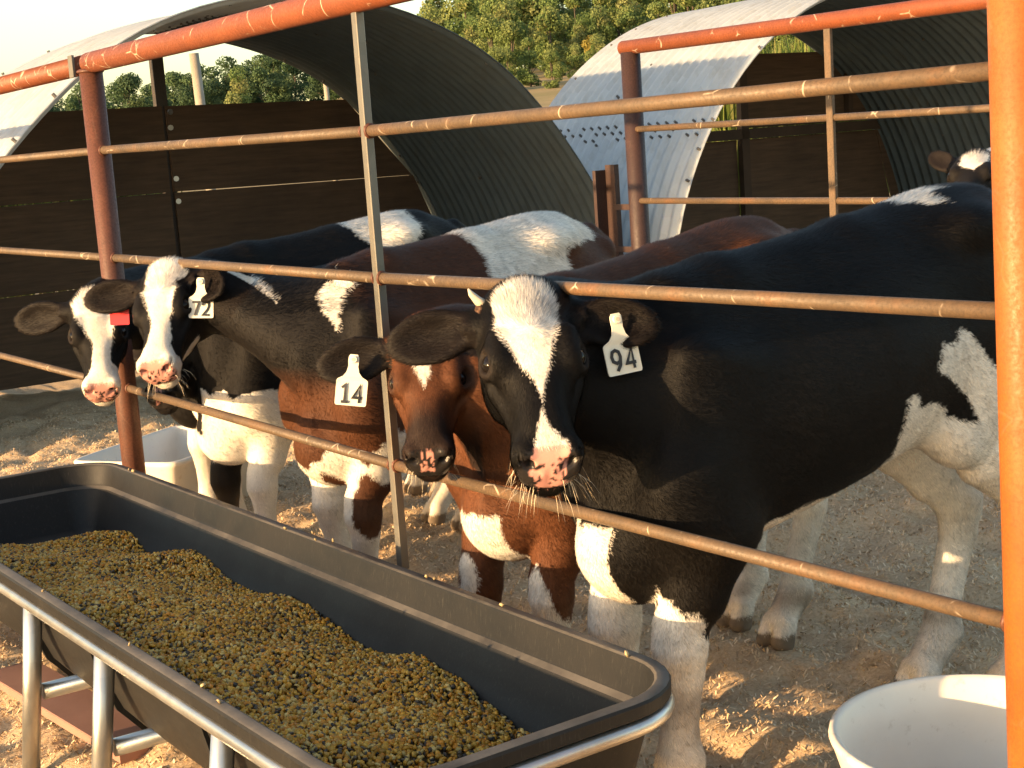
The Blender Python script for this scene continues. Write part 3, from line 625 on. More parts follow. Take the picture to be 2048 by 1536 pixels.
def calf_field(sc, head, legs, neck_bend=0.0, ears=None, res=(0.013, 0.0055), tail=None, trunk=TRUNK, girth=1.0, brisket=0.0, hl=1.0, rise=0.0, front=0.0, lift=0.0):
    """sc: size; head: (origin, h axis, v axis) in calf space; legs: offsets per hoof"""
    O, ha, va = head; ha = nrm(ha); va = nrm(va-ha*np.dot(va, ha)); sa = np.cross(va, ha)   # sa: the calf's left
    hc = O+ha*0.2*hl
    lo = np.minimum(V3(-.86, -.36, -.02)*sc, hc-0.36*hl); hi = np.maximum(V3(.80, .36, 1.30+max(rise, 0)+lift)*sc, hc+0.36*hl)
    co, fi = res
    xs, ys, zs = [axis_grid(lo[i], hi[i], co, fi, hc[i]-0.25*hl, hc[i]+0.25*hl) for i in range(3)]
    f = Field(xs, ys, zs)
    # trunk loft
    T = trunk.copy(); rz = lambda x: rise*np.clip((.30-x)/.75, 0, 1)+lift
    T[:, 1] += rz(T[:, 0]); T[:, 2] += rz(T[:, 0])*.45; T[:, 0] = np.where(T[:, 0] > .3, .3+(T[:, 0]-.3)*(1-front), T[:, 0])
    T = T*sc; T[:, 3] *= girth
    Xd, tp = spl(T[:, 0], T[:, 1]); _, bt = spl(T[:, 0], T[:, 2]); _, hw = spl(T[:, 0], T[:, 3])
    sl = f.box((T[0, 0], -.30*sc, .45*sc), (T[-1, 0], .30*sc, (1.25+max(rise, 0)+lift)*sc), 0.08)
    gx = f.x[sl[0]]; tp = np.interp(gx, Xd, tp); bt = np.interp(gx, Xd, bt); hw = np.interp(gx, Xd, hw)
    X, Y, Z = f.pts(sl)
    c = ((tp*.46+bt*.54))[:, None, None].astype(np.float32); up = (tp[:, None, None]-c).astype(np.float32); dn = (c-bt[:, None, None]).astype(np.float32)
    zz = Z-c; hh = np.where(zz > 0, up, dn); w = hw[:, None, None].astype(np.float32)
    q = np.clip(zz/hh, -1.5, 1.5); w = w*(1-0.30*np.clip(q, 0, 1)**1.5-0.10*np.clip(-q, 0, 1)**2)
    n = 2.25; r = (np.abs(Y/w)**n+np.abs(zz/hh)**n)**(1/n)
    val = (r-1)*np.minimum(w, hh)*0.9
    val = np.maximum(val, np.maximum(X-np.float32(T[-1, 0]), np.float32(T[0, 0])-X))
    f.add(sl, val.astype(np.float32), 0.02)
    S = lambda *a: V3(*a)*sc
    U = lambda x, y, z: V3(x, y, z+float(rz(x))*min(1.0, max(0.0, (z-.45)/.6)))*sc
    fx = lambda x: .3+(x-.3)*(1-front)
    for sg in (1, -1):
        f.seg(S(fx(.44), sg*.150, .98), S(fx(.56), sg*.150, .68), (.045*sc, .10*sc), (.066*sc, .085*sc), k=0.10*sc)     # shoulder blade
        f.ell(U(-.385, sg*.135, 1.125), (.080*sc, .055*sc, .045*sc), k=0.10*sc)                                  # hook bone
        f.ell(U(-.675, sg*.085, 1.06), (.05*sc, .04*sc, .045*sc), k=0.06*sc)                                     # pin bone
        f.ell(U(-.24, sg*.275, 1.03), (.11*sc, .055*sc, .085*sc), k=0.09*sc, sub=True)                            # hunger hollow
    f.chain([U(.42, 0, 1.110), U(.28, 0, 1.125), U(-.1, 0, 1.135), U(-.5, 0, 1.155)], [(.05*sc, .03*sc), (.045*sc, .03*sc), (.04*sc, .03*sc), (.05*sc, .03*sc)], k=0.09*sc)
    # brisket and dewlap
    f.ell(S(fx(.60), 0, .600-brisket*.5), (.125*sc, .115*sc, (.115+brisket)*sc), k=0.09*sc)
    # legs
    for i, sg in enumerate((1, -1)):       # front left, front right
        ox, oy, oz = legs[i]
        hp = S(.50, sg*.105, 0)+V3(ox, oy, oz); kn = S(.485, sg*.115, .395)+V3(ox, oy, oz)*.55
        ft = kn*.27+(hp+S(-.015, 0, 0))*.73; ft[2] = hp[2]+.150*sc
        el = S(.43, sg*.145, .64); sh = S(fx(.56), sg*.14, .76)
        f.chain([sh, el], [(.075*sc, .095*sc), (.080*sc, .105*sc)], k=0.07*sc)
        f.chain([el, el*.45+kn*.55, kn+S(0, 0, .05), kn+S(.004, 0, 0), kn+S(0, 0, -.055)],
                [(.080*sc, .100*sc), (.056*sc, .064*sc), (.049*sc, .052*sc), (.052*sc, .054*sc), (.040*sc, .043*sc)], k=0.035*sc)
        f.chain([kn+S(0, 0, -.055), ft+S(0, 0, .045), ft, hp+S(.012, 0, .075)],
                [(.040*sc, .043*sc), (.035*sc, .040*sc), (.045*sc, .050*sc), (.041*sc, .044*sc)], k=0.025*sc)
        hoof(f, hp, sc)
    for i, sg in enumerate((1, -1)):       # hind left, hind right
        ox, oy, oz = legs[2+i]
        hp = S(-.505, sg*.105, 0)+V3(ox, oy, oz)
        hk = S(-.630, sg*.115, .455)+V3(ox, oy, oz)*.55
        ft = hk*.22+hp*.78+S(-.035, 0, 0); ft[2] = hp[2]+.155*sc
        stf = U(-.27, sg*.155, .70)+V3(ox, 0, 0)*.2; hip = U(-.46, sg*.12, .98)
        f.chain([hip, U(-.45, sg*.145, .80)], [(.085*sc, .175*sc), (.082*sc, .19*sc)], k=0.08*sc)
        f.chain([U(-.40, sg*.145, .82), stf], [(.080*sc, .150*sc), (.066*sc, .085*sc)], k=0.07*sc)
        g1 = U(-.43, sg*.140, .66)+V3(ox, oy, oz)*.2
        f.chain([U(-.45, sg*.140, .80), g1, hk*.55+g1*.45, hk+S(.004, 0, .02), hk+S(.008, 0, -.06)],
                [(.082*sc, .180*sc), (.070*sc, .125*sc), (.048*sc, .072*sc), (.043*sc, .058*sc), (.039*sc, .050*sc)], k=0.05*sc)
        f.seg(hk+S(-.045, 0, .045), hk+S(-.040, 0, -.02), .020*sc, .026*sc, k=0.03*sc)
        f.chain([hk+S(.008, 0, -.06), ft+S(0, 0, .05), ft, hp+S(.012, 0, .075)],
                [(.039*sc, .050*sc), (.036*sc, .043*sc), (.045*sc, .052*sc), (.041*sc, .045*sc)], k=0.025*sc)
        hoof(f, hp, sc)
    # tail
    if tail is None: tail = [(-.70, 0, 1.12), (-.775, 0, 1.07), (-.80, 0, .92), (-.795, .01, .70), (-.78, .02, .50)]
    tr = [.040, .032, .026, .022, .030][:len(tail)]
    f.chain([U(*p) for p in tail], [r*sc for r in tr], k=0.03*sc)
    # neck
    nb = S(fx(.44), 0, .90); ne = O+ha*.03*hl-va*.055*hl
    back = -ha*.10*hl-va*.03*hl
    P1 = nb+S(.13, 0, .06); P2 = ne+nrm(back+nrm(nb-ne)*.10)*.16*sc
    ts = np.linspace(0, 1, 11); pts = [(1-t)**3*nb+3*(1-t)**2*t*P1+3*(1-t)*t*t*P2+t**3*ne for t in ts]
    ra = np.interp(ts, [0, .35, .7, 1], [.148, .114, .090, .082])*sc; rb = np.interp(ts, [0, .35, .7, 1], [.225, .168, .126, .100])*sc
    for i in range(10):
        ax = pts[i+1]-pts[i]; sd = V3(0, 1, 0)*(1-ts[i])+sa*ts[i]; sd = sd-nrm(ax)*sd.dot(nrm(ax))
        f.seg(pts[i], pts[i+1], (ra[i], rb[i]), (ra[i+1], rb[i+1]), sd, k=0.06*sc)
    # head loft
    Hd = HEAD*hl; Xh, ht = spl(Hd[:, 0], Hd[:, 1]); _, hb = spl(Hd[:, 0], Hd[:, 2]); _, hw = spl(Hd[:, 0], Hd[:, 3]); _, hj = spl(Hd[:, 0], Hd[:, 4])
    sl = f.box(hc-.30*hl, hc+.30*hl, 0.02); X, Y, Z = f.pts(sl)
    d = (X-np.float32(O[0]), Y-np.float32(O[1]), Z-np.float32(O[2]))
    H, Sd, Vv = [(d[0]*np.float32(a[0])+d[1]*np.float32(a[1])+d[2]*np.float32(a[2])) for a in (ha, sa, va)]
    it = lambda a: np.interp(H, Xh, a).astype(np.float32)
    tp, bt, w, wj = it(ht), it(hb), it(hw), it(hj)
    c = tp*.62+bt*.38; zz = Vv-c; hh = np.where(zz > 0, tp-c, c-bt)
    q = zz/hh; wl = np.where(q < 0, w+(wj-w)*np.clip(-q, 0, 1)**1.3*1.0, w*(1-.10*np.clip(q, 0, 1)))
    n = 2.5; r = (np.abs(Sd/wl)**n+np.abs(q)**n)**(1/n)
    val = (r-1)*np.minimum(wl, hh)*.9; val = np.maximum(val, np.maximum(H-Hd[-1, 0], Hd[0, 0]-H))
    f.add(sl, val.astype(np.float32), 0.045*hl)
    A = lambda h, s_, v: O+(ha*h+sa*s_+va*v)*hl
    fr = np.stack([ha, sa, va])
    for sg in (1, -1):
        od = nrm(ha*.10+sa*sg*.86+va*.50); td = nrm(va-od*va.dot(od)-ha*ha.dot(va)); td = np.cross(od, nrm(ha-od*ha.dot(od))); hd = np.cross(td, od); Ec = A(.168, sg*.0755, .015); fe = np.stack([hd, od, td])
        f.seg(A(.120, sg*.068, .042), A(.178, sg*.073, .038), .015*hl, .011*hl, k=0.04*hl)           # brow
        f.ell(Ec+od*.002*hl, (.043*hl, .027*hl, .036*hl), fe, k=0.035*hl)                            # lids
        f.ell(Ec+od*.030*hl, (.0265*hl, .022*hl, .0175*hl), fe, k=0.005*hl, sub=True)                 # opening
        f.seg(A(.200, sg*.086, -.006), A(.240, sg*.070, -.02), .009*hl, .007*hl, k=0.02*hl, sub=True) # tear furrow
        f.seg(A(.200, sg*.072, -.030), A(.28, sg*.050, -.040), .014*hl, .010*hl, k=0.035*hl)            # cheek ridge
        f.ell(A(.10, sg*.068, -.10), (.078*hl, .028*hl, .064*hl), fr, k=0.04*hl)                      # jaw muscle
        f.ell(A(.380, sg*.044, -.010), (.028*hl, .023*hl, .024*hl), fr, k=0.02*hl)                   # nostril flare
        f.seg(A(.414, sg*.022, -.034), A(.406, sg*.040, -.016), .0065*hl, .0110*hl, k=0.006*hl, sub=True)
        f.seg(A(.406, sg*.040, -.016), A(.384, sg*.058, -.002), .0110*hl, .0050*hl, k=0.008*hl, sub=True)
        f.seg(A(.406, sg*.038, -.018), A(.35, sg*.030, -.024), .0125*hl, .007*hl, k=0.006*hl, sub=True)
        f.seg(A(.413, sg*.006, -.078), A(.372, sg*.050, -.076), .0045*hl, .0045*hl, k=0.010*hl, sub=True)     # mouth
        f.seg(A(.372, sg*.052, -.076), A(.28, sg*.060, -.080), .0035*hl, .003*hl, k=0.012*hl, sub=True)
        f.ell(A(.35, sg*.038, -.046), (.048*hl, .024*hl, .030*hl), fr, k=0.03*hl)                     # upper lip
    f.ell(A(.372, 0, -.098), (.036*hl, .038*hl, .020*hl), fr, k=0.025*hl)                              # chin
    f.seg(A(.414, 0, -.030), A(.416, 0, -.068), .003*hl, .0025*hl, k=0.008*hl, sub=True)                # philtrum
    f.ell(A(.0, 0, .026), (.05*hl, .065*hl, .035*hl), fr, k=0.05*hl)                                # poll
    einfo = []
    for sg, ear in zip((1, -1), ears):
        d1, d3, L = ear           # direction and opening in head axes (h, outward, v)
        d1 = nrm(ha*d1[0]+sa*sg*d1[1]+va*d1[2]); d3 = ha*d3[0]+sa*sg*d3[1]+va*d3[2]; d3 = nrm(d3-d1*d3.dot(d1)); d2 = np.cross(d3, d1)
        b = A(.026, sg*.082, -.008); L = L*hl; m = b+d1*(L*.58)
        f.seg(b-d1*.02, b+d1*(L*.30), .032*hl, .030*hl, k=0.03*hl)
        f.ell(m, (L*.48, L*.29, .017*hl), np.stack([d1, d2, d3]), k=0.02*hl, bend=3.2)
        f.ell(m+d3*.017*hl+d1*L*.02, (L*.40, L*.225, .0140*hl), np.stack([d1, d2, d3]), k=0.008, sub=True, bend=3.2)
        einfo.append((b, d1, d2, d3, L))
    return f, dict(O=O, ha=ha, sa=sa, va=va, hl=hl, sc=sc, ears=einfo, A=A, eye=lambda sg: (A(.168, sg*.0755, .015), nrm(ha*.10+sa*sg*.86+va*.50)))

def hoof(f, hp, sc):
    for s2 in (.028, -.028):
        f.seg(hp+V3(.015, s2*.9, .075)*sc, hp+V3(.040, s2, .020)*sc, (.026*sc, .036*sc), (.028*sc, .045*sc), k=0.014*sc)
        f.ell(hp+V3(-.048, s2*.8, .12)*sc, (.014*sc, .012*sc, .018*sc), k=0.015*sc)
    f.ell(hp+V3(.03, 0, -.02)*sc, (.12*sc, .12*sc, .02*sc), k=0.01, sub=True)
# ------------------------------------------------------------------ coats and hair
def in_poly(x, y, poly):
    poly = np.asarray(poly, float); ins = np.zeros(x.shape, bool); j = len(poly)-1
    for i in range(len(poly)):
        xi, yi = poly[i]; xj, yj = poly[j]
        c = ((yi > y) != (yj > y)) & (x < (xj-xi)*(y-yi)/((yj-yi) if yj != yi else 1e-9)+xi); ins ^= c; j = i
    return ins
def vnormals(v, q):
    a = v[q[:, 1]]-v[q[:, 0]]; b_ = v[q[:, 2]]-v[q[:, 0]]; n1 = np.cross(a, b_); c = v[q[:, 3]]-v[q[:, 0]]; n2 = np.cross(b_, c); fn = n1+n2
    vn = np.zeros_like(v)
    for k in range(4):
        for ax in range(3): vn[:, ax] += np.bincount(q[:, k], fn[:, ax], len(v))
    return vn/np.maximum(np.linalg.norm(vn, axis=1), 1e-12)[:, None], np.linalg.norm(fn, axis=1)*.5
def mat_coat(name, hair):
    b = NB(name); a = b.n('ShaderNodeAttribute', attribute_name='Col'); r = b.n('ShaderNodeAttribute', attribute_name='Wet')
    rg = b.n('ShaderNodeMapRange'); rg.inputs['To Min'].default_value = .70 if not hair else .55; rg.inputs['To Max'].default_value = .16
    b.l(r.outputs['Fac'], rg.inputs['Value']); b.set(Base_Color=a.outputs['Color'], Roughness=rg.outputs[0])
    if not hair:
        n = b.noise(b.coord(), 320, 3, .6); b.bump(n, .0012, .35)
    b.b.inputs['Specular IOR Level'].default_value = .16
    return b.m
M['skin'] = mat_coat('calf_skin', False); M['hair'] = mat_coat('calf_hair', True)
b = NB('calf_eye'); b.set(Base_Color=(.008, .006, .005), Roughness=.05); b.b.inputs['Specular IOR Level'].default_value = .25; M['eye'] = b.m
b = NB('ear_tag_plastic'); b.set(Base_Color=(.78, .74, .62), Roughness=.4); M['tagw'] = b.m
b = NB('ear_tag_red'); b.set(Base_Color=(.75, .03, .04), Roughness=.4); M['tagr'] = b.m
b = NB('tag_ink'); b.set(Base_Color=(.015, .015, .018), Roughness=.5); M['ink'] = b.m
b = NB('horn'); b.set(Base_Color=(.62, .52, .38), Roughness=.5); M['horn'] = b.m
b = NB('scab'); v = b.coord(); n = b.noise(v, 120, 5, .7); b.set(Base_Color=b.ramp(n, [(.35, (.06, .03, .018)), (.65, (.25, .13, .07))]), Roughness=.9); b.bump(n, .004, 1.0); M['scab'] = b.m
CAMP = np.array([0, 0, CAM_H])
def ray_dir(px, py):
    d = np.array(fw)*3000.0+np.array(rt)*(px-1024)-np.array(up)*(py-768); return d/3000.0
def at(px, py, Z): return CAMP+ray_dir(px, py)*Z

def make_calf(name, label, loc, head_dir, sc, poll, nose, v_hint, legs, ears, coat, hl=1.0, hair=(1.6e5, 4.0e5), res=(0.0115, 0.0055), tags=(), hlen=.0115, group='calves feeding at the fence', roll=0.0, **kw):
    """poll, nose: world points of the head's two ends"""
    fwd = nrm(np.array([head_dir[0], head_dir[1], 0.0])); left = np.cross((0, 0, 1.0), fwd); Rw = np.stack([fwd, left, V3(0, 0, 1)])      # rows: local axes in world
    Lw = np.array([loc[0], loc[1], 0.0]); toL = lambda p: Rw @ (np.asarray(p)-Lw); toW = lambda P: P @ Rw+Lw
    O = toL(poll); ha = nrm(toL(nose)-O); va = V3(0, 0, 1)-ha*ha[2] if v_hint is None else Rw @ np.asarray(v_hint, float)
    va = nrm(va-ha*va.dot(ha))
    if roll: 
        sa_ = np.cross(va, ha); va = nrm(va*math.cos(roll)+sa_*math.sin(roll))
    sa_ = np.cross(va, ha); E2 = []
    for sg, e_ in zip((1, -1), ears):
        if e_[0] == 'to':
            bq = O+(ha*.026+sa_*sg*.082-va*.008)*hl; q_ = toL(e_[1])-bq; Lq = float(np.linalg.norm(q_))/(1.06*hl); q_ = nrm(q_); e_ = ((q_.dot(ha), q_.dot(sa_)*sg, q_.dot(va)), e_[2] if len(e_) > 2 else (.60, .15, .75), min(max(Lq, .15), .215))
        E2.append(e_)
    ears = E2
    f, info = calf_field(sc, (O, ha, va), legs, ears=ears, res=res, hl=hl, **kw)
    v, q = f.mesh(); vn, fa = vnormals(v, q)
    root = empty(name, Lw); tag(root, label, 'calf', group)
    info['toL'] = toL
    col, wet, bald = coat(v, vn, info, 0.0)
    vw = toW(v)
    o = mk('body', vw, q, M['skin'], root, smooth=True, col=col)
    at_ = o.data.attributes.new('Wet', 'FLOAT', 'POINT'); at_.data.foreach_set('value', wet.astype(np.float32))
    # eyes, with lashes
    A = info['A']
    for sg in (1, -1):
        c = toW(info['eye'](sg)[0][None])[0]+(info['eye'](sg)[1]*.0035*hl) @ Rw; n = 16
        R_ = .0235*hl; vv = []; ff = []
        for i in range(9):
            for k in range(n): a_, b_ = math.pi*i/8, 2*math.pi*k/n; vv.append(c+R_*V3(math.sin(a_)*math.cos(b_), math.sin(a_)*math.sin(b_), math.cos(a_)))
        for i in range(8): ff += [(i*n+k, (i+1)*n+k, (i+1)*n+(k+1) % n, i*n+(k+1) % n) for k in range(n)]
        mk('eye', vv, ff, M['eye'], root, smooth=True)
    # hair
    if hair:
        g = np.random.default_rng(abs(hash(label)) % 1000 if False else len(label)*31+int(sc*1000))
        fc = v[q].mean(1); fn = vn[q].mean(1); fw_ = toW(fc); vis = ((CAMP-fw_)*(fn @ Rw)).sum(1)/np.linalg.norm(CAMP-fw_, axis=1)
        hq = (fc-info['O'])/hl; hh, hs, hv = hq @ info['ha'], hq @ info['sa'], hq @ info['va']
        ish = (hh > -.06) & (hh < .45) & (np.abs(hs) < .14) & (hv > -.22) & (hv < .12)
        er = np.zeros(len(fc), bool)
        for bq, d1, d2, d3, L_ in info['ears']: er |= (np.linalg.norm(fc-(bq+d1*L_*.6), axis=1) < L_*.62) & ((fc-bq) @ d1 > .0)
        dn = np.where(ish | er, hair[1], hair[0])*np.where(vis > -.15, 1.0, .12)*(1-bald[q].mean(1))*(fc[:, 2] > .05*sc)
        wq = fa*dn; cnt = int(wq.sum()); pick = g.choice(len(q), cnt, p=wq/wq.sum())
        r1, r2 = g.random((cnt, 1)), g.random((cnt, 1)); qa = v[q[pick]]
        p = (qa[:, 0]*(1-r1)+qa[:, 1]*r1)*(1-r2)+(qa[:, 3]*(1-r1)+qa[:, 2]*r1)*r2; n = fn[pick]; n = nrm2(n)
        hsel = ish[pick]; esel = er[pick] & ~hsel
        # lie of the coat: back and down on the body, down the legs, away from the whorl on the face
        dirv = np.tile(V3(-.8, 0, -.55), (cnt, 1)); dirv[:, 2] = np.where(p[:, 2] < .62*sc, -1.6, dirv[:, 2])
        hq = (p-info['O'])/hl; hh, hs, hv = hq @ info['ha'], hq @ info['sa'], hq @ info['va']
        away = (hh-.115)[:, None]*info['ha']*1.3+hs[:, None]*info['sa']*.9+1e-5; dirv = np.where(hsel[:, None], nrm2(away), dirv)
        for bq, d1, d2, d3, L_ in info['ears']:
            ne = esel & (np.linalg.norm(p-(bq+d1*L_*.6), axis=1) < L_*.7); dirv[ne] = d1
        cl = np.stack([vnoise(p[:, 0]*28+3, p[:, 2]*28+p[:, 1]*19, 61)-.5, vnoise(p[:, 1]*28+7, p[:, 2]*28, 62)-.5, vnoise(p[:, 0]*28, p[:, 1]*28+p[:, 2]*11, 63)-.5], 1)
        dirv = nrm2(dirv)+cl*.7+g.normal(0, .12, (cnt, 3)); dirv = nrm2(dirv-n*(dirv*n).sum(1)[:, None])
        poll_t = np.exp(-(((hh-.02)/.075)**2+(hs/.075)**2))*(hv > -.05)*hsel
        Ls = hlen*g.uniform(.55, 1.3, cnt)*np.where(hsel, .85+1.2*poll_t, np.where(esel, 1.0, 1.0)); lift = np.where(hsel, .18+.22*poll_t, .17)+g.normal(0, .07, cnt)+np.where(esel, .20, 0)
        back = ((p[:, 2] > 1.02*sc) & ~hsel & ~esel); Ls = Ls*np.where(back, 1.6, 1); lift = lift+np.where(back, .12, 0)
        tip = p+dirv*(Ls*np.cos(lift))[:, None]+n*(Ls*np.sin(np.clip(lift, .05, 1.3)))[:, None]
        sdv = np.cross(n, dirv); wd_ = np.where(hsel | esel, .0005, .0007)*g.uniform(.7, 1.3, cnt)
        hc, hw, _ = coat(p+g.normal(0, .0016, p.shape)-dirv*.004, n, info, 1.0)
        st_ = vnoise(p[:, 0]*70+p[:, 1]*30, p[:, 2]*70, 64)*.7+vnoise(p[:, 0]*190, p[:, 2]*190+p[:, 1]*120, 65)*.5; hc = hc*(g.uniform(.65, 1.35, cnt)*(.62+.66*st_))[:, None]
        tv = np.stack([p+sdv*wd_[:, None]-n*.001, p-sdv*wd_[:, None]-n*.001, tip], 1).reshape(-1, 3)
        ho = mk('hair', toW(tv), np.arange(cnt*3).reshape(cnt, 3), M['hair'], root, col=np.repeat(hc, 3, 0)); ho['kind'] = 'stuff'
        nn = nrm2(n*1.0+dirv*.25+g.normal(0, .12, (cnt, 3))); ho.data.polygons.foreach_set('use_smooth', np.ones(cnt, bool))
        ho.data.normals_split_custom_set_from_vertices(np.repeat(nn @ Rw, 3, 0).astype(np.float32))
        STATS.append((name, len(q), cnt))
    info['toW'] = toW; info['Rw'] = Rw; info['root'] = root
    return info
STATS = []
# strokes of the tag numerals in a unit box (x 0..1, y 0..1)
GLYPH = {'7': [[(.05, .94), (.95, .94), (.38, .02)]], '2': [[(.08, .70), (.14, .88), (.5, .96), (.86, .86), (.90, .66), (.70, .42), (.08, .06), (.95, .06)]], '1': [[(.18, .78), (.55, .96), (.55, .04)], [(.18, .04), (.92, .04)]],
         '4': [[(.72, .03), (.72, .96), (.06, .30), (.98, .30)]], '9': [[(.90, .66), (.80, .46), (.5, .38), (.18, .48), (.10, .70), (.22, .90), (.5, .97), (.80, .88), (.90, .66), (.78, .30), (.42, .03)]]}
def ribbon(paths, ox, oy, w, h, th):
    """thick strokes as flat quads with round-ish joints"""
    v = []; f = []
    for P in paths:
        P = [np.array((ox+x*w, oy+y*h)) for x, y in P]; L_, R_ = [], []
        for i, p in enumerate(P):
            d0 = nrm(P[i]-P[i-1]) if i else nrm(P[1]-P[0]); d1 = nrm(P[i+1]-P[i]) if i < len(P)-1 else d0
            m = nrm(d0+d1) if np.linalg.norm(d0+d1) > .3 else d1; nn = np.array((-m[1], m[0])); k = th/max(.55, abs(nn.dot((-d0[1], d0[0]))))
            L_.append(p+nn*k); R_.append(p-nn*k)
        o = len(v); v += [x for pr in zip(L_, R_) for x in pr]; f += [(o+2*i, o+2*i+1, o+2*i+3, o+2*i+2) for i in range(len(P)-1)]
    return v, f
def ear_tag(info, at_w, xdir, ydir, text, size=1.0, mat='tagw', label=None, stud=True):
    """visual ear tag: neck, shoulders, printed numerals; hangs from at_w, y up"""
    root = info['root']; x = nrm(xdir); y = nrm(np.asarray(ydir)-x*np.dot(ydir, x)); n = np.cross(x, y)
    if n @ (CAMP-at_w) < 0: n = -n
    w, h = .037*size, .112*size
    half = [(.0085, .012), (.0120, .006), (.0125, -.004), (.0115, -.016), (.0150, -.030), (.0225, -.040), (.0335, -.046), (.0365, -.049), (.0370, -.054), (.0370, -.104), (.0355, -.1075), (.0330, -.1085)]
    ol = [(-a*size, b_*size) for a, b_ in half]+[(a*size, b_*size) for a, b_ in half[::-1]]
    bow = lambda px, py: n*(-(px/.04)**2*.004+.004*math.sin(py*20))
    th = .0016; front = [at_w+x*a+y*b_+bow(a, b_)+n*th for a, b_ in ol]; bk = [p-n*2*th for p in front]; k = len(ol)
    # front and back as strips between the two mirrored outlines
    m = len(half); f = []
    for i in range(m-1): f += [(i, i+1, k-2-i, k-1-i), (k+i, k+k-1-i, k+k-2-i, k+i+1)]
    f += [(i, k+i, k+(i+1) % k, (i+1) % k) for i in range(k)]
    o = mk('ear_tag', front+bk, f, M[mat], root)
    if label: o['label'] = label
    if stud:
        mb = MB(); c = at_w+n*th; mb.tube([c, c+n*.007], [.0085*size, .0078*size], 14); s_ = mb.build('tag_stud', M[mat], o)
        mb = MB(); mb.tube([c+n*.0071, c+n*.0078], .0042*size, 10); mb.build('stud_pin', M['horn'], o)
    if text:
        gw = .0225*size; gap = .008*size; tot = gw*len(text)+gap*(len(text)-1); vv = []; ff = []
        for i, ch in enumerate(text):
            v2, f2 = ribbon(GLYPH[ch], -tot/2+i*(gw+gap), -.102*size, gw, .044*size, .0033*size); oo = len(vv); vv += [at_w+x*p[0]+y*p[1]+bow(p[0], p[1])+n*(th+.0006) for p in v2]; ff += [tuple(q_+oo for q_ in fq) for fq in f2]
        mk('number', vv, ff, M['ink'], o)
    return o
